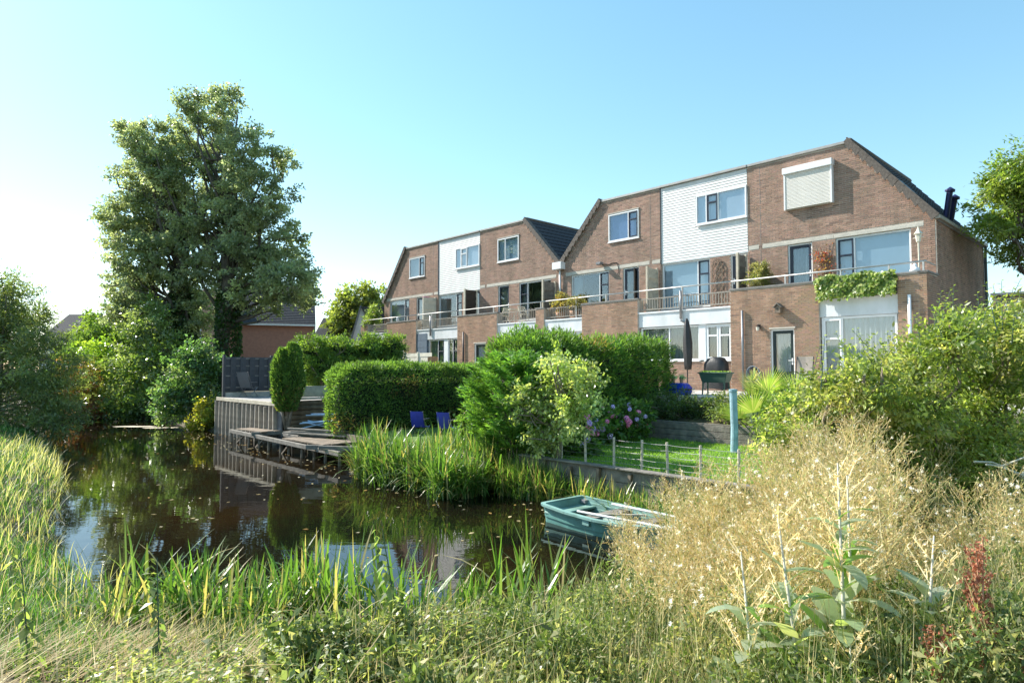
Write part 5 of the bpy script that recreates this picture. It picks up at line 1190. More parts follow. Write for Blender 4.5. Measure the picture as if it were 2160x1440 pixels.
# ================================================================== hedges and conifers
def hedge_box(name, label, X0, X1, Y0, Y1, z0, z1, n, ln, wd, cols, seed, amp=0.10, rnd=0.35, feather=0.0, core=0.16, lift=0.3, cat='hedge'):
    """clipped hedge in the canal frame: dense short sprays on the faces of a rounded box over an added dark light-blocking core"""
    rng = np.random.default_rng(seed); cx, cy = (X0 + X1) / 2, (Y0 + Y1) / 2
    t = cthing(name, label, cat, cx, cy, z0); hx, hy, hz = (X1 - X0) / 2, (Y1 - Y0) / 2, (z1 - z0)
    areas = np.array([hy * hz, hy * hz, hx * hz, hx * hz, hx * hy * 2]) ; f = rng.choice(5, n, p=areas / areas.sum())
    a, b_ = rng.uniform(-1, 1, n), rng.random(n)
    P = np.zeros((n, 3)); Nn = np.zeros((n, 3))
    for k in range(5):
        m_ = f == k
        if k < 2: P[m_] = np.stack([np.full(m_.sum(), (1, -1)[k] * hx), a[m_] * hy, b_[m_] * hz], 1); Nn[m_] = [(1, -1)[k], 0, 0]
        elif k < 4: P[m_] = np.stack([a[m_] * hx, np.full(m_.sum(), (1, -1)[k - 2] * hy), b_[m_] * hz], 1); Nn[m_] = [0, (1, -1)[k - 2], 0]
        else: P[m_] = np.stack([a[m_] * hx, (b_[m_] * 2 - 1) * hy, np.full(m_.sum(), hz)], 1); Nn[m_] = [0, 0, 1]
    inn = np.clip(P, [-hx + rnd, -hy + rnd, 0], [hx - rnd, hy - rnd, hz - rnd]); d = P - inn; L_ = np.linalg.norm(d, axis=1)
    s_ = L_ > rnd; P[s_] = inn[s_] + norm(d[s_]) * rnd; Nn = np.where((L_ > 0.01)[:, None], norm(d), Nn)
    lump = np.sin(P[:, 0] * 5.1 + 1) * np.sin(P[:, 1] * 4.3) * np.sin(P[:, 2] * 4.7 + 2) + 0.5 * np.sin(P[:, 1] * 11 + P[:, 2] * 9)
    big = np.sin(P[:, 1] * 1.3 + 0.5 * P[:, 2]) * np.sin(P[:, 2] * 1.7 + P[:, 0]); P = P + Nn * (amp * (lump * 0.6 + 0.55 * big) - rng.random(n) * 0.09 + feather * rng.random(n) ** 3)[:, None]
    D = Nn * 0.9 + rng.normal(size=(n, 3)) * 0.55 + np.array([0, 0, lift])
    V = leaves(P, D, ln * (0.6 + 0.8 * rng.random(n)), wd * (0.6 + 0.8 * rng.random(n)), rng)
    cc = tint(rng, n, cols, 0.25); pn_ = np.sin(P[:, 0] * 2.3 + 0.7) * np.sin(P[:, 1] * 1.7 + 1.9) * np.sin(P[:, 2] * 2.9 + 0.4); br = (rng.random(n) < np.clip(pn_ * 0.9 - 0.25, 0, 0.5)); cc[br] = np.array([0.13, 0.10, 0.045]) * (0.7 + 0.6 * rng.random((br.sum(), 1)))
    cc *= (1 + 0.22 * np.sin(P[:, 1] * 3.1 + P[:, 2] * 1.3) * np.sin(P[:, 2] * 2.2 - P[:, 1]))[:, None]
    ns_ = n // 45; ii = rng.integers(0, n, ns_); Vs = leaves(P[ii], Nn[ii] * 0.8 + rng.normal(size=(ns_, 3)) * 0.35 + np.array([0, 0, 0.55]), rng.uniform(0.10, 0.24, ns_), 0.022, rng); V = np.concatenate([V, Vs]); cc = np.concatenate([cc, np.clip(cc[ii] * 1.25, 0, 1)])
    quad_mesh('foliage', V, cc, 'needle', t)
    g = MB().box(-hx + core, hx - core, -hy + core, hy - core, 0, hz - core).build('core', 'hedge_core', t, bevel=max(rnd - core, 0.05), seg=3)  # solid box added inside the leaves so no light shows through
    return t
hedge_box('clipped_hedge', 'long clipped dark green hedge with rounded end behind the reeds', -17.95, -16.7, 9.1, 17.6, 0.45, 2.64, 56000, 0.08, 0.032, CONIFER, 61, amp=0.10, rnd=0.5, feather=0.10)
hedge_box('conifer_hedge', 'tall bright-topped conifer hedge left of the patio', -12.0, -10.5, 10.4, 16.5, 0.72, 3.22, 46000, 0.13, 0.028, [(0.045, 0.09, 0.02), (0.034, 0.072, 0.018), (0.06, 0.105, 0.022)], 62, amp=0.14, rnd=0.5, feather=0.25, lift=0.5)
hedge_box('clipped_hedge', 'low clipped hedge in front of the far ground floor windows', -36.2, -31.6, 17.6, 18.6, 1.2, 3.35, 9000, 0.15, 0.06, CONIFER, 63, amp=0.1, rnd=0.4)
# feathery conifer
rng = np.random.default_rng(64)
cf = thing('feathery_conifer', 'shaggy bright green conifer with drooping feathery sprays beside the reeds', 'conifer', (0.0, 13.6, 0.6))
n = 620; zc = 0.25 + 2.0 * rng.random(n) ** 0.85; R_ = np.interp(zc, [0.2, 0.8, 1.4, 1.9, 2.25], [0.55, 1.0, 1.05, 0.85, 0.35]); az = rng.random(n) * 6.283; rr = R_ * (0.45 + 0.55 * rng.random(n) ** 0.5)
Cn = np.stack([np.cos(az) * rr, np.sin(az) * rr, zc], 1); Dn = norm(np.stack([np.cos(az), np.sin(az), 0.25 + 0.5 * rng.random(n)], 1))
per = 46; q = np.tile(np.linspace(-1, 0.35, per), n); ax_ = np.repeat(Dn, per, 0); P = np.repeat(Cn, per, 0) + ax_ * (q * 0.34)[:, None]
side = norm(np.cross(ax_, [0, 0, 1.0])); sg = np.where(np.arange(n * per) % 2, 1, -1)[:, None]
D = ax_ * 0.9 + side * sg * 0.75 + rng.normal(size=(n * per, 3)) * 0.25 + [0, 0, -0.1]
V = leaves(P, D, 0.13 * (0.6 + 0.7 * rng.random(n * per)), 0.022, rng)
quad_mesh('foliage', V, np.repeat(tint(rng, n, [(0.048, 0.105, 0.022), (0.036, 0.085, 0.02), (0.064, 0.125, 0.024)], 0.2), per, 0) * (1 + rng.normal(0, .12, (n * per, 1))), 'needle', cf)
mb = MB(); limb_mesh(mb, (0.12, -0.1, -0.1), (0, 0, 2.0), 0.09, 0.03, rng, 8)
for i in range(34): limb_mesh(mb, (0, 0, zc[i] * 0.75), Cn[i] * 0.95, 0.022, 0.006, rng, 5)
for i in range(10): limb_mesh(mb, (0.3 * rng.normal(), -0.2 + 0.2 * rng.normal(), 0.0), (0.4 * rng.normal(), -0.3, 1.1), 0.018, 0.008, rng, 5)
mb.build('trunk', 'bark', cf, smooth=True)
# columnar conifer
cc_ = thing('columnar_conifer', 'narrow columnar conifer with two leaders standing before the log wall', 'conifer', (-7.25, 20.6, 0.65))
n = 15000; z = 0.48 + 2.18 * rng.random(n); az = rng.random(n) * 6.283; lobe = np.where(rng.random(n) < 0.5, -1, 1)
R_ = np.interp(z, [0.5, 0.8, 1.5, 2.3, 2.66], [0.13, 0.22, 0.28, 0.23, 0.08]) * (1 + 0.18 * np.sin(az * 3 + z * 5) + 0.08 * np.sin(az * 7 - z * 11)); R_ = R_ * (0.85 + 0.2 * rng.random(n))
P = np.stack([np.cos(az) * R_ + lobe * np.interp(z, [0.5, 1.2, 2.6], [0.10, 0.21, 0.15]), np.sin(az) * R_, np.where(lobe > 0, z, z * 0.93 + 0.02)], 1)
D = np.stack([np.cos(az), np.sin(az), 1.0 + 0 * az], 1) + rng.normal(size=(n, 3)) * 0.4
cl2 = tint(rng, n, CONIFER, 0.25); dd = (rng.random(n) < 0.10) & (z < 1.3); cl2[dd] = [0.12, 0.08, 0.04]
quad_mesh('foliage', leaves(P, D, rng.uniform(.05, .15, n), 0.032, rng), cl2, 'needle', cc_)
mb = MB()
for lx in (-0.12, 0.05, 0.16):
    limb_mesh(mb, (lx * 0.3, 0, -0.1), (lx * 1.4, 0, 2.2), 0.05, 0.02, rng, 7)
mb.build('trunk', 'bark_pale', cc_, smooth=True)
for sx_, nm in ((-1, 'core'), (1, 'core')): MB().tube([(sx_ * 0.14, 0, 0.8), (sx_ * 0.19, 0, 1.5), (sx_ * 0.1, 0, 2.5)], [0.1, 0.2, 0.04], 8).build('core', 'hedge_core', cc_, smooth=True)  # added dark solids that stop light between the sprays
# conifer screen on bare trunks
CL = [(-7.1, 22.8, 3.23, 0.68, 0.5, 0.48), (-6.0, 22.8, 3.22, 0.75, 0.5, 0.42), (-5.07, 23.0, 3.23, 0.76, 0.5, 0.47), (-4.34, 23.2, 3.23, 0.43, 0.45, 0.54), (-6.57, 22.7, 2.47, 0.93, 0.6, 0.67), (-5.7, 22.8, 2.3, 0.84, 0.6, 0.67), (-7.45, 22.8, 2.64, 0.37, 0.4, 0.59), (-4.7, 23.2, 2.5, 0.7, 0.5, 0.6)]
tr_ = tree('trunked_conifer', 'lumpy conifer screen on bare trunks in front of the log wall', (-6.6, 22.3, 0.6), (-6.5, 22.7, 3.0), 0.085, CL, 560, 60, 0.11, 0.11, 0.035, [(0.055, 0.095, 0.02), (0.04, 0.075, 0.018), (0.075, 0.115, 0.022)], 65, cat='conifer', mat='needle', limbs=30, shell=0.6, bark='bark_pale', droop=0.0, flat=0.8)
mb = MB(); limb_mesh(mb, (0.9, 0.1, -0.1), (0.7, 0.4, 2.2), 0.085, 0.05, rng, 8); mb.build('trunk', 'bark_pale', tr_, smooth=True)
for i, (x, y, z, a, b_, c_) in enumerate(CL): MB().lathe([(0.02, -0.7), (0.6, -0.45), (0.75, 0), (0.6, 0.45), (0.02, 0.7)], n=10).build('core', 'hedge_core', tr_, smooth=True); o = [c for c in tr_.children if c.name.startswith('core')][-1]; o.location = (x + 6.6, y - 22.3 + 0.1, z - 0.6); o.scale = (a * 0.95, b_ * 0.95, c_ * 0.95)  # added dark solids inside the clumps, blocking light

# ================================================================== planting in the gardens
def bushes(label, X0, X1, Y0, Y1, z0, nb, rr, per, ln, wd, cols, seed, name='shrub', mat='leaf'):
    rng = np.random.default_rng(seed); bl = []
    for i in range(nb):
        X_ = X0 + (X1 - X0) * (i + 0.5) / nb; Y_ = rng.uniform(Y0, Y1); r_ = rr * rng.uniform(0.8, 1.2); x, y = C(X_, Y_); bl.append((x, y, z0 + (Y_ - Y0) * 0.33 + r_ * 0.5, r_, r_, r_ * 0.8))
    return shrub(label, z0 - 0.1, bl, 34 * nb, per, rr * 0.22, ln, wd, cols, seed, name, mat, limbs=8)
bushes('dark clipped ground shrub on the slope left of the blue post', -9.9, -8.3, 14.3, 15.2, 1.15, 5, 0.42, 40, 0.06, 0.03, [(0.035, 0.06, 0.02), (0.05, 0.08, 0.025)], 71)
bushes('grey-green low shrub on the slope behind the blue post', -8.3, -6.6, 14.3, 15.3, 1.15, 5, 0.40, 40, 0.07, 0.03, [(0.09, 0.12, 0.05), (0.07, 0.10, 0.03), (0.13, 0.15, 0.07)], 72)
bushes('yellow-green leafy shrub around the foot of the fan palms', -6.6, -4.0, 13.6, 15.2, 1.1, 7, 0.42, 40, 0.09, 0.05, GREEN_BRIGHT, 73)
# fan palms
def palm(label, X_, Y_, z, nf, seed, L_=0.62):
    rng = np.random.default_rng(seed); t = cthing('fan_palm', label, 'palm', X_, Y_, z, 0, 'fan palms beside the patio'); st = MB()
    for k in range(nf):
        az = 6.283 * k / nf + rng.uniform(-.3, .3); el = rng.uniform(0.15, 1.2); d = np.array([math.cos(az) * math.cos(el), math.sin(az) * math.cos(el), math.sin(el)]); p = d * rng.uniform(0.35, 0.6) + [0, 0, 0.1]
        st.tube([(0, 0, 0), tuple(p)], 0.012, 5)
        sd = norm(np.cross(d, rng.normal(size=3) * 0.3 + [0, 0, 1.0])); m_ = 26; a = np.linspace(-1.5, 1.5, m_)
        D = d * np.cos(a)[:, None] + sd * np.sin(a)[:, None]; nn = np.cross(sd, d)
        V = leaves(np.tile(p, (m_, 1)), D, L_ * (0.75 + 0.25 * np.cos(a)), 0.032, rng, 0.1, np.tile(nn, (m_, 1)))
        o = quad_mesh('frond', V, tint(rng, m_, [(0.11, 0.155, 0.05), (0.085, 0.135, 0.03), (0.16, 0.18, 0.09)], 0.12), 'leaf_shiny', t)
    st.build('stalk', 'planter_green', t)
palm('fan palm nearest the potted agave with upright fronds', -7.0, 15.0, 1.32, 11, 81, 0.72)
palm('fan palm with pale fronds in front of the back door', -6.5, 15.5, 1.5, 9, 82, 0.7)
palm('lower fan palm spreading over the slope at the blue post', -6.7, 13.9, 0.95, 8, 83, 0.66)
# hydrangeas
def hydrangea(label, base, blobs, nh, seed, cols=('pink_petal', 'lilac_petal')):
    rng = np.random.default_rng(seed); t = shrub(label, base, blobs, 60 * len(blobs), 26, 0.09, 0.11, 0.08, [(0.05, 0.10, 0.025), (0.07, 0.12, 0.03)], seed, 'hydrangea', limbs=10)
    b0 = np.array(t.location); protos = {}
    for k in range(nh):
        bl = blobs[rng.integers(len(blobs))]; d = norm(rng.normal(size=3) + [0.1, -0.8, 0.5]); p = np.array(bl[:3]) + d * np.array(bl[3:6]) * 1.02 - b0; m_ = cols[rng.integers(len(cols))]
        if m_ not in protos:
            q = 110; Dq = sph(rng, q); V = leaves(Dq * 0.062, np.cross(Dq, rng.normal(size=(q, 3))), 0.034, 0.032, rng, 0.05, Dq)
            c = {'pink_petal': [(0.60, 0.24, 0.40), (0.66, 0.33, 0.48)], 'lilac_petal': [(0.52, 0.40, 0.66), (0.60, 0.52, 0.66)]}[m_]
            o = quad_mesh('flower_head', V, tint(rng, q, c, 0.12), 'petal', t); protos[m_] = o
        else: o = share(protos[m_], t)
        o.location = tuple(p); s_ = rng.uniform(0.75, 1.2); o.scale = (s_, s_, s_ * 0.85); o.rotation_euler = (rng.random() * 3, rng.random() * 3, 0)
hb = []
for X_, Y_, z, r_ in ((-9.5, 11.2, 1.15, 0.35), (-9.55, 11.9, 1.2, 0.38), (-9.5, 12.6, 1.25, 0.4), (-9.45, 13.2, 1.3, 0.36)): x, y = C(X_, Y_); hb.append((x, y, z, r_, r_, r_))
hydrangea('large hydrangea with pink and lilac flower heads at the lawn corner', 0.72, hb, 46, 91)
hb = []
for X_, Y_, z in ((-9.3, 9.75, 0.92), (-9.0, 10.2, 0.9), (-8.6, 10.1, 0.86)): x, y = C(X_, Y_); hb.append((x, y, z, 0.26, 0.26, 0.22))
hydrangea('low pink hydrangea behind the first stakes of the wire fence', 0.72, hb, 14, 92)
x, y = C(-12.6, 10.9); hydrangea('deep pink flowering shrub left of the feathery conifer', 0.65, [(x, y, 1.35, 0.35, 0.35, 0.4), (x - 0.3, y + 0.2, 1.0, 0.35, 0.3, 0.35)], 14, 93, ('pink_petal',))
# climbers and pots on the terraces
rng = np.random.default_rng(95)
iv = cthing('ivy', 'thick variegated ivy hanging over the terrace edge above the big window', 'ivy', FX - 1.9, FY + LY, 4.8)
n = 2600; a = rng.uniform(-1.17, 1.14, n); z = rng.random(n) ** 0.9 * 0.74; P = np.stack([a, -0.10 - 0.10 * rng.random(n) - 0.05 * np.sin(a * 7) * np.sin(z * 9), z + 0.05 * np.sin(a * 6) * (z > 0.6) - 0.06 * (rng.random(n) < 0.15)], 1)
D = np.stack([rng.normal(size=n) * 0.6, -0.35 + 0 * a, -0.9 + 0.3 * rng.normal(size=n)], 1)
quad_mesh('leaves', leaves(P, D, 0.10 * (0.6 + 0.7 * rng.random(n)), 0.085, rng, 0.15, np.stack([0.3 * rng.normal(size=n), -1 + 0 * a, 0.5 + 0.3 * rng.normal(size=n)], 1)), tint(rng, n, [(0.17, 0.22, 0.04), (0.10, 0.15, 0.03), (0.26, 0.28, 0.10), (0.07, 0.12, 0.025)], 0.2), 'leaf', iv)
MB().box(-1.15, 1.15, -0.02, 0.06, -0.02, 0.56).build('trough', 'wood_dark', iv)
def terrace_shrub(label, s, y, z0, blobs, ncl, per, cr, ln, wd, cols, seed, pot=None, mat='leaf'):
    x0, y0 = C(FX - s, FY + y); t = shrub(label, z0, [(x0 + b_[0], y0 + b_[1], z0 + b_[2], *b_[3:]) for b_ in blobs], ncl, per, cr, ln, wd, cols, seed, 'potted_shrub', mat, limbs=8, cat='potted plant')
    MB().lathe([(0, 0), (0.18, 0), (0.24, 0.36), (0.22, 0.36), (0, 0.32)], n=14).build('pot', pot or 'terracotta', t, smooth=True); return t
terrace_shrub('rounded variegated shrub on the end house terrace beside the screen', 5.35, -0.62, 4.80, [(0, 0, 0.95, 0.40, 0.40, 0.42), (0.05, 0, 1.3, 0.30, 0.3, 0.26)], 150, 34, 0.07, 0.06, 0.03, [(0.13, 0.135, 0.06), (0.085, 0.10, 0.04), (0.20, 0.19, 0.11)], 96)
terrace_shrub('yellow and orange autumn shrub on the middle terrace edge', 14.7, -0.75, 4.80, [(-0.25, 0.3, 0.75, 0.35, 0.3, 0.35), (-0.1, 0.15, 1.1, 0.2, 0.2, 0.22)], 70, 30, 0.08, 0.07, 0.035, [(0.24, 0.15, 0.06), (0.18, 0.16, 0.06), (0.12, 0.12, 0.05)], 97)
terrace_shrub('olive potted shrub leaning through the middle terrace railing', 13.75, -0.85, 4.80, [(0, 0, 0.72, 0.40, 0.35, 0.26), (-0.4, 0.4, 0.7, 0.35, 0.3, 0.2)], 80, 30, 0.08, 0.07, 0.03, [(0.13, 0.13, 0.05), (0.10, 0.10, 0.04), (0.18, 0.14, 0.06)], 98)
terrace_shrub('airy green shrub on the far left terrace corner', 31.9, -0.7, 4.80, [(0, 0, 0.9, 0.5, 0.5, 0.5), (0.1, 0, 1.5, 0.35, 0.35, 0.35)], 90, 26, 0.14, 0.14, 0.06, [(0.13, 0.17, 0.05), (0.09, 0.13, 0.04)], 99)
vine = cthing('red_vine', 'red-leaved climbing vine on the brick between terrace door and window', 'climber', FX - 3.3, FY - 0.02, 4.82)
n = 520; z = rng.random(n) * 1.75; P = np.stack([rng.normal(size=n) * 0.16 + 0.12 * np.sin(z * 2.1), -0.05 - 0.12 * rng.random(n), z], 1)
up = rng.random(n) < 0.12; P[up, 2] += 0.5 * rng.random(up.sum())
quad_mesh('leaves', leaves(P, rng.normal(size=(n, 3)) + [0, -.4, -.4], 0.075, 0.05, rng), tint(rng, n, [(0.20, 0.035, 0.025), (0.14, 0.05, 0.03), (0.16, 0.10, 0.05), (0.09, 0.07, 0.03)], 0.25), 'leaf', vine)
mb = MB()
for k in range(16): mb.tube([(rng.normal() * 0.08, -0.03, 0), (rng.normal() * 0.15, -0.06, 0.9), (rng.normal() * 0.25, -0.06, 1.5 + rng.random() * 0.8)], 0.006, 4)
mb.build('stem', 'bark_pale', vine)

# ================================================================== reeds, grass and weeds
def reeds(name, label, P, H, Wd, cols, seed, lean=0.12, bend=0.9, segs=5, dry=0.12):
    rng = np.random.default_rng(seed); n = len(P)
    V, k = blades(P, H * (0.35 + 0.75 * rng.random(n) ** 0.8) * (0.88 + 0.2 * np.sin(P[:, 0] * 3.3 + P[:, 1] * 2.1)), Wd * (0.6 + 0.7 * rng.random(n)), rng.random(n) * 6.283, np.abs(rng.normal(0, lean, n)), bend * rng.random(n) ** 1.6 * 1.6, segs)
    c = tint(rng, n, cols, 0.18); d = rng.random(n) < dry; c[d] = np.array([0.34, 0.27, 0.13]) * (0.7 + 0.5 * rng.random((d.sum(), 1)))
    o = quad_mesh(name, V, np.tile(c, (k, 1)), 'reedleaf')
    return tag(o, label, 'reeds', kind='stuff')
REED = [(0.075, 0.145, 0.028), (0.095, 0.155, 0.036), (0.055, 0.11, 0.022), (0.125, 0.165, 0.055)]
rng = np.random.default_rng(101)
def clumped(rng, n, X0, X1, Y0, Y1, ncl, sp):
    cx, cy = rng.uniform(X0, X1, ncl), rng.uniform(Y0, Y1, ncl); k = rng.integers(0, ncl, n)
    return np.stack([cx[k] + rng.normal(0, sp, n), cy[k] + rng.normal(0, sp, n)], 1)
# the big clump by the bank
q = clumped(rng, 5200, -13.3, -9.7, 7.55, 9.1, 70, 0.12); q = q[(q[:, 1] > 7.2 + 0.9 * np.abs((q[:, 0] + 11.2) / 2.2) ** 3 * 0.4)]
P = CN(np.column_stack([q, np.full(len(q), -0.05)]))
reeds('reed_bed', 'big clump of bright green reeds standing in the water before the hedge', P, 1.32, 0.028, REED, 102, lean=0.22, bend=1.5)
q = clumped(rng, 3600, -9.4, -4.0, 8.65, 9.1, 75, 0.09); P = CN(np.column_stack([q, np.full(len(q), -0.05)]))
reeds('reed_bed', 'thin reeds along the foot of the timber piling behind the boat', P, 0.86, 0.018, REED, 103, lean=0.2, bend=1.2, dry=0.25)
q = clumped(rng, 1500, -5.3, -3.3, 8.4, 9.0, 30, 0.12); P = CN(np.column_stack([q, np.full(len(q), -0.05)]))
reeds('reed_bed', 'taller reeds at the right end of the boat', P, 1.05, 0.022, REED, 104, dry=0.2)
# reeds on the near shore
w_ = rng.uniform(4.2, 7.4, 90); t_ = tnear(w_) + rng.uniform(-0.75, 0.15, 90); k = rng.integers(0, 90, 1150)
q = np.column_stack([-w_[k] + rng.normal(0, .09, 1150), t_[k] + rng.normal(0, .09, 1150), np.maximum(height(-w_[k], t_[k]), 0) - 0.03])
reeds('reed_bed', 'fresh green sword-leaved reeds on the near shore in the foreground', CN(q), 0.98, 0.025, REED, 105, lean=0.2, bend=1.4, dry=0.16)
# grass on the near bank
n = 90000; w_ = 2.2 * np.exp(rng.random(n) * math.log(28 / 2.2)); tn_ = tnear(w_); t_ = tn_ + 0.12 - (0.3 + 0.5 * np.minimum(w_, 12)) * rng.random(n) ** 0.8 * np.where(w_ > 9, 0.7, 1.0)
kp = (t_ > -1.5) & ~((w_ < 4.0) & (t_ > 3.0) & (rng.random(n) < 0.6)); w_, t_ = w_[kp], t_[kp]; n = len(w_)
zz = height(-w_, t_); P = CN(np.column_stack([-w_, t_, zz - 0.02])); tall = 0.5 + 0.5 * np.sin(w_ * 1.9 + 1) * np.sin(t_ * 2.7 + w_)
H_ = np.where(w_ < 9, 0.07 + 0.17 * tall * rng.random(n) + 0.05 * np.clip(tnear(w_) - t_, 0, 2), 0.07 + 0.28 * tall ** 2 * rng.random(n) ** 1.3 + 0.08 * rng.random(n)); V, k = blades(P, H_, 0.0045 + 0.0007 * w_, rng.normal(2.6, 1.4, n), np.abs(rng.normal(0, 0.25, n)), 1.3 * rng.random(n), 3)
straw = rng.random(n) < np.clip(0.10 + 0.22 * sstep(7.5, 4.2, w_) * (np.sin(w_ * 3.1 + t_ * 2) > 0.0), 0, 0.8)
c = tint(rng, n, [(0.068, 0.15, 0.024), (0.052, 0.12, 0.02), (0.095, 0.165, 0.034), (0.042, 0.09, 0.02)], 0.2) * (1 + 0.35 * np.sin(w_ * 2.7 + 3 * t_) * np.sin(w_ * 1.1 - t_ * 4))[:, None]; c[straw] = tint(rng, straw.sum(), [(0.42, 0.33, 0.17), (0.34, 0.25, 0.11), (0.50, 0.42, 0.24)], 0.15)
n2 = 1300; w2 = rng.uniform(3.5, 22, n2) ; t2 = tnear(w2) + 0.05 - 1.6 * rng.random(n2); V2, k2 = blades(CN(np.column_stack([-w2, t2, height(-w2, t2)])), rng.uniform(.25, .55, n2), 0.004 + 0.0004 * w2, rng.normal(0.3, 1.2, n2), rng.uniform(0, .35, n2), rng.uniform(.2, 1.1, n2), 4)
V = np.concatenate([V, V2]); c = np.concatenate([np.tile(c, (k, 1)), np.tile(tint(rng, n2, [(0.34, 0.30, 0.16), (0.26, 0.25, 0.11), (0.40, 0.36, 0.24)], .15), (k2, 1))]); k = 1
tag(quad_mesh('bank_grass', V, c, 'weed'), 'yellow-green long grass on the near left bank', 'grass', kind='stuff')
# flattened dry grass in the lower left corner
n = 1500; w_ = rng.uniform(2.4, 6.0, n); t_ = np.minimum(rng.uniform(-0.6, 2.2, n), 3.2 - 0.35 * w_); zz = height(-w_, t_)
V, k = blades(CN(np.column_stack([-w_, t_, zz + 0.02 + 0.12 * rng.random(n)])), rng.uniform(.25, .7, n), 0.006, rng.normal(0.6, 1.0, n), rng.uniform(0.9, 1.5, n), rng.uniform(0, .5, n), 3)
tag(quad_mesh('dry_grass', V, np.tile(tint(rng, n, [(0.30, 0.23, 0.12), (0.24, 0.17, 0.085), (0.36, 0.30, 0.17)], .2), (k, 1)), 'dry'), 'flattened straw-coloured dry grass in the lower left foreground', 'grass', kind='stuff')
# lawn blades
n = 26000; X_ = rng.uniform(-9.8, -3.5, n); Y_ = rng.uniform(9.35, 13.9, n); V, k = blades(CN(np.column_stack([X_, Y_, np.full(n, 0.73)])), rng.uniform(.03, .07, n), 0.012, rng.random(n) * 6.28, rng.uniform(0, .5, n), rng.random(n), 2)
tag(quad_mesh('lawn_grass', V, np.tile(tint(rng, n, [(0.12, 0.21, 0.03), (0.095, 0.175, 0.022)], .15), (k, 1)), 'leaf'), 'short mown grass of the lawn behind the wire fence', 'grass', kind='stuff')
# floating leaves
n = 420; w_ = rng.uniform(6, 34, n); t_ = tnear(w_) + 0.3 + (8.6 - tnear(w_)) * rng.random(n) ** 0.6; t_ = np.where(rng.random(n) < 0.45, rng.uniform(7.2, 8.8, n), t_)
P = CN(np.column_stack([-w_, t_, np.full(n, 0.006)])); D = np.stack([rng.normal(size=n), rng.normal(size=n), np.zeros(n)], 1)
V = leaves(P, D, rng.uniform(.04, .13, n), rng.uniform(.02, .06, n), rng, 0.02, np.tile([0, 0, 1.0], (n, 1)))
tag(quad_mesh('floating_leaves', V, tint(rng, n, [(0.36, 0.30, 0.16), (0.28, 0.17, 0.05), (0.42, 0.38, 0.26)], .2), 'dry'), 'small fallen leaves floating on the dark water', 'leaves', kind='stuff')
for i, (w0, t0, sx_, lab) in enumerate(((31.5, 7.2, 0.9, 'pale mat of floating weed nearer the willow'), (30.0, 7.9, 0.8, 'pale mat of floating weed nearer the piling'))):
    x, y = C(-w0, t0); m_ = 24; mb = MB(); mb.v = [(0, 0, 0.02)] + [(sx_ * math.cos(a * 6.283 / m_) * (1 + .2 * math.sin(a * 2.3)), 0.3 * math.sin(a * 6.283 / m_) * (1 + .2 * math.cos(a * 1.7)), 0.006) for a in range(m_)]
    mb.f = [(0, 1 + a, 1 + (a + 1) % m_) for a in range(m_)]; o = mb.build('floating_weed', 'wood_pale'); o.location = (x, y, 0.0); tag(o, lab, 'water weed')

# ---- blanket of small-leaved undergrowth in the right foreground (world frame)
rng = np.random.default_rng(111)
def gz(x, y): return height(x * EX[0] + y * EX[1], x * EY[0] + y * EY[1])
def under_z(x, y):
    x, y = np.asarray(x, float), np.asarray(y, float); a = x / y
    lift = np.interp(a, [-0.4, -0.1, 0.1, 0.3, 0.5, 0.7, 0.9], [0.12, 0.18, 0.27, 0.40, 0.54, 0.78, 0.98]) * np.clip((tnear(-(x * EX[0] + y * EX[1])) - (x * EY[0] + y * EY[1])) * 0.45 + np.clip(a - 0.1, 0, 1) * 3, 0.3, 1) * np.interp(y, [2, 3.2, 6.5], [0.8, 1.0, 1.1])
    return np.maximum(gz(x, y), 0.02) + lift + 0.09 * np.sin(x * 5.1 + y * 2) * np.sin(y * 4.3) + 0.05 * np.sin(x * 13) * np.sin(y * 11 + 2)
n = 190000; y = 2.1 * (6.3 / 2.1) ** rng.random(n); a = rng.uniform(-0.36, 0.95, n); x = a * y
kp = (y < np.interp(a, [-0.4, -0.2, -0.05, 0.05, 0.12, 0.3, 1], [3.6, 4.3, 4.8, 5.2, 5.8, 6.1, 6.3])); x, y, a = x[kp], y[kp], a[kp]; n = len(x)
z = under_z(x, y) + 0.10 * np.sin(x * 9 + 2 * np.sin(y * 5)) * np.sin(y * 8 + 1) - 0.34 * rng.random(n) ** 1.2 + 0.10 * (rng.random(n) < .06) * rng.random(n); deep = (rng.random(n) < 0.22) & (a > 0.25); z = np.where(deep, gz(x, y) + (z - gz(x, y)) * rng.random(n), z); P = np.stack([x, y, z], 1)
D = rng.normal(size=(n, 3)) + [0, 0, 0.7]
lsz = np.interp(a, [-.3, -.05, .2], [.055, .040, .026]) * np.where(rng.random(n) < .12, 1.7, 1.0)
pt_ = np.sin(x * 2.3 + 1.1) * np.sin(y * 2.9) + 0.4 * np.sin(x * 6 + y * 5)
c = tint(rng, n, [(0.10, 0.135, 0.045), (0.075, 0.105, 0.032), (0.145, 0.17, 0.075), (0.055, 0.085, 0.025)], 0.22); st_ = rng.random(n) < np.clip(0.22 + 0.3 * pt_, 0.04, 0.55); c[st_] = tint(rng, st_.sum(), [(0.32, 0.29, 0.16), (0.25, 0.24, 0.11)], 0.2)
nt_ = 9000; yt = 2.2 * 2.7 ** rng.random(nt_); at_ = rng.uniform(-.3, .92, nt_); xt = at_ * yt; Pt = np.stack([xt, yt, under_z(xt, yt) - .22], 1); Vt, kt = blades(Pt, rng.uniform(.15, .5, nt_), 0.0035, rng.random(nt_) * 6.283, rng.uniform(0, .7, nt_), rng.uniform(-.3, .9, nt_), 3)
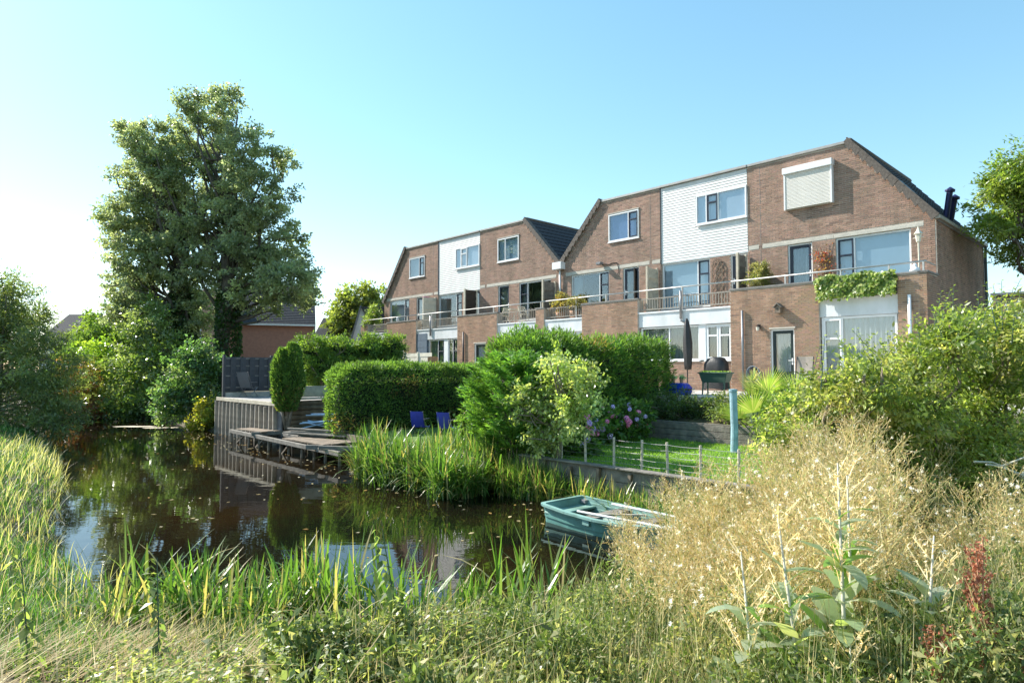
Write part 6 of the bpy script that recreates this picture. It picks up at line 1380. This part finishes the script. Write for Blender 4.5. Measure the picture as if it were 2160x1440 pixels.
tag(quad_mesh('weed_stalks', Vt, np.tile(tint(rng, nt_, [(0.40, 0.35, 0.2), (0.30, 0.29, 0.13), (0.13, 0.17, 0.05)], .2), (kt, 1)), 'dry'), 'thin dry stalks and grass blades standing in the right foreground undergrowth', 'weeds', kind='stuff')
tag(quad_mesh('undergrowth', leaves(P, D, lsz * rng.uniform(.6, 1.5, n), lsz * rng.uniform(.22, .5, n), rng), c, 'weed'), 'dense small-leaved undergrowth filling the right foreground', 'undergrowth', kind='stuff')
# ---- nettles, lower middle and left
def nettle_arrays(rng, base, H, nn, ll):
    """leaf quads and stem points of one nettle"""
    tip = base + np.array([rng.normal(0, .10), rng.normal(0, .10), H]); V = []; lv = []
    zf = np.linspace(0.2, 1.0, nn); pts = base + (tip - base) * zf[:, None] + np.array([0.03, 0.02, 0]) * np.sin(zf * 5)[:, None]
    Pl, Dl, Ll = [], [], []
    for i in range(nn):
        az = i * 1.571 + rng.normal(0, .3)
        for s_ in (0, math.pi):
            for r_ in range(2):
                Pl.append(pts[i]); Dl.append([math.cos(az + s_ + r_ * .5), math.sin(az + s_ + r_ * .5), -0.35 + rng.normal(0, .35)]); Ll.append(ll * (1.15 - 0.75 * zf[i]) * rng.uniform(.7, 1.2) * (1 if r_ == 0 else .55))
    return np.array(Pl), np.array(Dl), np.array(Ll), base, tip
def nettles(label, pts, Hs, ll, seed, cols):
    rng = np.random.default_rng(seed); A, B, Lx, SV = [], [], [], []
    for p, h_ in zip(pts, Hs):
        a, b_, l_, p0, p1 = nettle_arrays(rng, np.array(p), h_, 15, ll); A.append(a); B.append(b_); Lx.append(l_)
    A, B, Lx = np.concatenate(A), np.concatenate(B), np.concatenate(Lx); up = np.tile([0, 0, 1.0], (len(A), 1)) + rng.normal(size=(len(A), 3)) * .3
    V = leaves(A, B, Lx, Lx * 0.46, rng, 0.2, up); S, k = blades(np.array(pts, float), np.array(Hs), 0.007, rng.random(len(pts)) * 6, 0.03, 0.15, 3)
    c = np.concatenate([tint(rng, len(A), cols, .2), np.tile(tint(rng, len(pts), [(0.2, 0.2, 0.09)], .2), (k, 1))])
    return tag(quad_mesh('nettle_patch', np.concatenate([V, S]), c, 'leaf'), label, 'nettles', kind='stuff')
m_ = 400; y = rng.uniform(2.6, 4.8, m_); a = rng.uniform(-0.62, 0.12, m_); X_, Y_ = a * y, y
zg = lambda x, y: float(height(np.array(x * EX[0] + y * EX[1]), np.array(x * EY[0] + y * EY[1])))
pts = [(x0, y0, zg(x0, y0) - 0.05) for x0, y0 in zip(X_, Y_)]
hn = [float(np.clip(0.05 + 0.09 * (tnear(-(p[0] * EX[0] + p[1] * EX[1])) - (p[0] * EY[0] + p[1] * EY[1])), 0.06, 0.34)) * rng.uniform(.6, 1.2) for p in pts]
nettles('grey-green nettles in the lower middle foreground', pts, hn, 0.085, 112, [(0.14, 0.165, 0.075), (0.11, 0.14, 0.05), (0.18, 0.20, 0.09)])
m_ = 70; y = rng.uniform(3.0, 6.2, m_); a = rng.uniform(-0.82, -0.45, m_); pts = [(x0, y0, zg(x0, y0) - 0.05) for x0, y0 in zip(a * y, y)]
nettles('scattered nettles on the left bank', pts, list(rng.uniform(0.15, 0.35, m_)), 0.06, 113, [(0.14, 0.17, 0.06), (0.10, 0.13, 0.04)])
for i, (x0, y0, zt, lab) in enumerate(((-2.05, 3.75, 1.38, 'tall single nettle stem in the left foreground'), (-1.55, 3.55, 1.08, 'nettle stem between the left stem and the reeds'), (-1.05, 3.35, 1.25, 'dark nettle stem at the lower middle, leaves drooping'), (-0.62, 3.6, 1.62, 'tallest nettle stem standing up against the water'), (-2.9, 3.9, 1.45, 'nettle at the left edge of the foreground grass'))):
    rgn = np.random.default_rng(120 + i); z0 = zg(x0, y0) - 0.05; t = thing('nettle', lab, 'nettle', (x0, y0, z0), 0, 'tall nettle stems in the foreground')
    A, B, Lx, p0, p1 = nettle_arrays(rgn, np.zeros(3), zt - z0, 19, 0.135)
    quad_mesh('leaves', leaves(A, B - [0, 0, .5], Lx, Lx * .45, rgn, .2, np.tile([0, 0, 1.0], (len(A), 1)) + rgn.normal(size=(len(A), 3)) * .3), tint(rgn, len(A), [(0.085, 0.12, 0.045), (0.12, 0.15, 0.06)], .2), 'leaf', t)
    MB().tube([tuple(p0), tuple((p0 + p1) / 2 + [0.015, 0, 0]), tuple(p1)], [0.006, 0.005, 0.002], 5).build('stem', 'planter_green', t)
# ---- dry weeds gone to seed
rng = np.random.default_rng(131)
quads, cols_, stems = [], [], []
TA, TZ = [0.02, 0.1, 0.2, 0.3, 0.4, 0.47, 0.53, 0.6, 0.7, 0.86], [0.85, 1.18, 1.42, 1.66, 1.92, 2.26, 2.28, 2.0, 1.85, 1.8]
npl = 215
for i in range(npl):
    a = rng.uniform(0.14, 0.88) if rng.random() < .42 else rng.uniform(0.15, 0.60); d = rng.uniform(2.9, 5.9); x0, y0 = a * d, d
    zt = np.interp(a, TA, TZ) * rng.uniform(0.72, 1.04) - (4.8 - d) * 0.10 * (1 if d < 4.8 else 0.3); zb = zg(x0, y0) + 0.1
    H = zt - zb
    if H < 0.25: continue
    nb = int(14 + 11 * H); f = 0.34 + 0.66 * rng.random(nb) ** 0.8; az = rng.random(nb) * 6.283; ln = (0.12 + 0.42 * (1 - f)) * rng.uniform(.6, 1.4, nb) * (0.6 + 0.4 * H)
    pb = np.stack([x0 + 0 * f, y0 + 0 * f, zb + H * f * 0.93], 1); dr = norm(np.stack([np.cos(az), np.sin(az), 0.9 + 0.7 * rng.random(nb)], 1))
    def strip(p, q, w):
        s_ = norm(np.cross(q - p, rng.normal(size=p.shape))); return np.stack([p - s_ * w, p + s_ * w, q + s_ * w * .5, q - s_ * w * .5], 1)
    quads.append(strip(pb, pb + dr * ln[:, None], 0.0024)); cols_.append(tint(rng, nb, [(0.42, 0.36, 0.19), (0.32, 0.29, 0.13)], .15))
    m_ = 10; tt_ = rng.uniform(.25, 1.05, (nb, m_)); pp = (pb[:, None] + dr[:, None] * (ln[:, None] * tt_)[..., None]).reshape(-1, 3)
    dd = norm(np.repeat(dr, m_, 0) * .8 + rng.normal(size=(nb * m_, 3)) * .7 + [0, 0, .3]); tl = rng.uniform(.02, .07, nb * m_)
    quads.append(strip(pp, pp + dd * tl[:, None], 0.0016)); cols_.append(tint(rng, nb * m_, [(0.37, 0.31, 0.16), (0.24, 0.25, 0.10), (0.40, 0.30, 0.15)], .18))
    bp2 = pp + dd * tl[:, None]; quads.append(leaves(bp2 - dd * .004, dd, rng.uniform(.014, .026, nb * m_), rng.uniform(.005, .009, nb * m_), rng)); cols_.append(tint(rng, nb * m_, [(0.38, 0.32, 0.18), (0.32, 0.24, 0.12), (0.18, 0.20, 0.075), (0.46, 0.41, 0.30)], .2))
    nf = int(rng.integers(2, 8)); pf = bp2[rng.integers(0, len(bp2), nf)]; pf = np.repeat(pf, 16, 0); df = sph(rng, len(pf)); quads.append(leaves(pf, df, 0.016, 0.004, rng)); cols_.append(np.full((len(pf), 3), .72))
    stems.append((x0, y0, zb - .15, H + .15))
S = np.array(stems); V, k = blades(S[:, :3], S[:, 3], 0.011, rng.random(len(S)) * 6, 0.02, 0.08, 3); quads.append(V); cols_.append(np.tile(tint(rng, len(S), [(0.50, 0.45, 0.28), (0.42, 0.38, 0.2)], .12), (k, 1)))
tag(quad_mesh('dry_weeds', np.concatenate(quads), np.concatenate(cols_), 'dry'), 'tall straw-coloured weeds gone to seed in the right foreground', 'weeds', kind='stuff')
# ---- tall prickly lettuces with big grey-green leaves
def lettuce(label, x0, y0, ztop, seed, tilt=(0, 0), nl=22):
    rng = np.random.default_rng(seed); zb = float(under_z(x0, y0)) - 0.7; t = thing('wild_lettuce', label, 'weed', (x0, y0, zb), 0, 'large-leaved wild lettuces'); H = ztop - zb
    tp = np.array([tilt[0], tilt[1], H]); mb = MB(); mb.tube([(0, 0, 0), tuple(tp * .5 + [0.012, 0, 0]), tuple(tp)], [0.0105, 0.0085, 0.003], 7); mb.build('stem', 'stalk_pale', t, smooth=True)
    f = 0.36 + 0.48 * rng.random(nl) ** 1.2; az = np.arange(nl) * 2.4 + rng.normal(0, .4, nl); P = tp * f[:, None]; Ln = 0.27 * (1.2 - f) * rng.uniform(.75, 1.3, nl) + .03
    V, k = blades(P, Ln, Ln * 0.27, az, rng.uniform(.5, 1.2, nl), rng.uniform(.3, 1.5, nl), 6)
    c = tint(rng, nl, [(0.15, 0.18, 0.125), (0.12, 0.155, 0.09), (0.20, 0.22, 0.165), (0.09, 0.16, 0.03)], .12)
    quad_mesh('leaves', V, np.tile(c, (k, 1)), 'leaf_shiny', t)
    nb = 26; fz = rng.uniform(.6, .99, nb); a2 = rng.random(nb) * 6.283; pb = tp * fz[:, None]; dr = norm(np.stack([np.cos(a2), np.sin(a2), 1.1 + 0 * a2], 1)); ln = 0.30 * (1.15 - fz) + .06
    s_ = norm(np.cross(dr, rng.normal(size=(nb, 3)))) * .002; q = pb + dr * ln[:, None]; Va = np.stack([pb - s_, pb + s_, q + s_, q - s_], 1)
    pp = (pb[:, None] + dr[:, None] * (ln[:, None] * rng.uniform(.3, 1.1, (nb, 12)))[..., None]).reshape(-1, 3); Vb = leaves(pp, sph(rng, len(pp)) + [0, 0, .6], .022, .006, rng)
    quad_mesh('seed_heads', np.concatenate([Va, Vb]), tint(rng, nb + len(pp), [(0.50, 0.40, 0.2), (0.58, 0.5, 0.33)], .15), 'dry', t)
pmat('stalk_pale', (0.50, 0.48, 0.38), 0.6, 0.15, 20)
lettuce('wild lettuce with pale straight stem in the middle of the right foreground', 1.27, 2.50, 2.12, 141, (0.05, 0.10), 30)
lettuce('wild lettuce close beside the middle one, leaning right', 1.36, 2.62, 2.05, 142, (0.06, 0.1), 24)
lettuce('leftmost wild lettuce with thin leaning stem', 1.16, 2.52, 1.92, 143, (-0.10, 0.05), 24)
lettuce('rightmost wild lettuce with thick white stem leaning right', 1.47, 2.42, 1.85, 144, (0.18, 0.10), 22)
lettuce('short wild lettuce with broad leaves at the bottom edge', 1.22, 2.38, 1.5, 145, (0.02, 0.0), 30)
lettuce('slender wild lettuce left of the others', 0.98, 2.55, 1.75, 146, (-0.04, 0.1), 18)
# ---- red dock
def dock(label, x0, y0, ztop, seed, nb=7):
    rng = np.random.default_rng(seed); zb = float(under_z(x0, y0)) - 0.4; t = thing('red_dock', label, 'weed', (x0, y0, zb), 0, 'rust-red docks gone to seed'); H = ztop - zb
    mb = MB(); mb.tube([(0, 0, 0), (0.01, 0, H * .5), (0.02, 0, H)], [0.006, 0.005, 0.002], 6); segs = [((0, 0, H * .5), (0.02, 0, H))]
    for k in range(nb):
        z = H * rng.uniform(.30, .82); a = rng.random() * 6.283; l_ = rng.uniform(.12, .26) * (1.25 - z / H); q = (math.cos(a) * l_ * .32, math.sin(a) * l_ * .32, z + l_); mb.tube([(0, 0, z), q], [0.003, 0.0015], 5); segs.append(((0, 0, z), q))
    mb.build('stem', 'terracotta', t); P = []
    for p, q in segs:
        p, q = np.array(p), np.array(q); m_ = int(30 + 170 * np.linalg.norm(q - p)); tt_ = rng.random(m_) ** .8; P.append(p + (q - p) * tt_[:, None] + rng.normal(size=(m_, 3)) * .008)
    P = np.concatenate(P); quad_mesh('seeds', leaves(P, rng.normal(size=P.shape), .014, .010, rng), tint(rng, len(P), [(0.26, 0.10, 0.06), (0.20, 0.075, 0.045), (0.33, 0.16, 0.10)], .25), 'dry', t)
dock('tallest rust-red dock at the right of the foreground', 1.66, 2.30, 1.90, 151, 16)
dock('small rust-red dock left of the tallest one', 1.50, 2.28, 1.60, 152, 8)
dock('rust-red dock at the lower right edge', 1.80, 2.25, 1.52, 153, 10)
# ---- the green thicket on the right
RB = [(2.75, 6.3, 1.85, 0.29, 0.29, 0.25), (3.03, 6.6, 2.05, 0.29, 0.27, 0.24), (3.0, 6.0, 2.32, 0.22, 0.24, 0.18), (3.2, 5.7, 2.36, 0.27, 0.27, 0.22), (3.84, 6.3, 2.50, 0.35, 0.35, 0.26), (3.98, 5.8, 2.72, 0.24, 0.26, 0.24), (4.72, 6.5, 2.88, 0.34, 0.31, 0.27), (4.76, 6.0, 2.85, 0.27, 0.27, 0.25), (3.6, 6.1, 2.12, 0.5, 0.48, 0.36), (4.63, 6.8, 2.29, 0.61, 0.55, 0.5), (5.05, 6.5, 2.3, 0.44, 0.49, 0.54), (4.26, 6.6, 1.76, 0.74, 0.52, 0.3), (4.73, 6.3, 1.75, 0.47, 0.4, 0.33), (3.04, 6.7, 1.99, 0.35, 0.3, 0.25), (3.3, 6.3, 1.6, 0.6, 0.4, 0.4), (4.1, 6.3, 1.3, 0.8, 0.4, 0.4), (5.3, 6.6, 1.4, 0.6, 0.4, 0.5)]
def thicket(label, bl, ncl, seed, cols):
    t = shrub(label, 0.7, bl, ncl, 48, 0.085, 0.050, 0.022, cols, seed, 'shrub', 'leaf', limbs=18, shell=0.3, group='shrubs of the right hand thicket', r0=0.022)
    rng = np.random.default_rng(seed + 1); b0 = np.array(t.location); A, B, L_, ST_ = [], [], [], []
    for k in range(34):
        b_ = bl[rng.integers(len(bl))]
        if b_[2] < 2.2: continue
        p = np.array([b_[0] + rng.normal(0, .2), b_[1] + rng.normal(0, .2), b_[2]]) - b0; d = norm(np.array([rng.normal(0, .3), rng.normal(0, .3), 1.0])); h_ = b_[5] + rng.uniform(.06, .30); m_ = 16
        for i in range(m_):
            az = i * 2.4; A.append(p + d * h_ * (i + 1) / m_); B.append([math.cos(az), math.sin(az), .35]); L_.append(.07 * (1.1 - .5 * i / m_))
        ST_.append((p, p + d * h_))
    if A:
        A, B, L_ = np.array(A), np.array(B), np.array(L_); quad_mesh('shoot_leaves', leaves(A, B, L_, L_ * .45, rng, .2, np.tile([0, 0, 1.0], (len(A), 1))), tint(rng, len(A), cols, .15), 'leaf', t)
        [MB().tube([tuple(p), tuple(q)], [.005, .002], 5).build('shoot', 'planter_green', t) for p, q in ST_]
TH = [(0.13, 0.165, 0.05), (0.10, 0.14, 0.035), (0.17, 0.20, 0.075), (0.08, 0.115, 0.03), (0.20, 0.20, 0.09)]
thicket('left shrub of the green thicket, next to the dry weeds', [RB[i] for i in (0, 1, 2, 3, 13, 14)], 420, 161, TH)
thicket('middle shrub of the green thicket in front of the end house', [RB[i] for i in (4, 5, 8, 11, 15)], 620, 163, TH)
thicket('right shrub of the green thicket at the picture edge', [RB[i] for i in (6, 7, 9, 10, 12, 16)], 620, 165, TH)
db = thing('dead_branch', 'bare pale dead branch sticking out of the right thicket', 'branch', (3.75, 5.2, 1.75))
mb = MB(); rng = np.random.default_rng(170)
for k in range(7): limb_mesh(mb, (0, 0, 0) if k == 0 else (0.2 * k * .4, -0.02 * k, -0.05 * k * .4), (0.9 - 0.35 * rng.random(), -0.1 + rng.normal() * .2, rng.normal() * .25), .008, .003, rng, 5)
mb.build('twigs', 'stalk_pale', db)
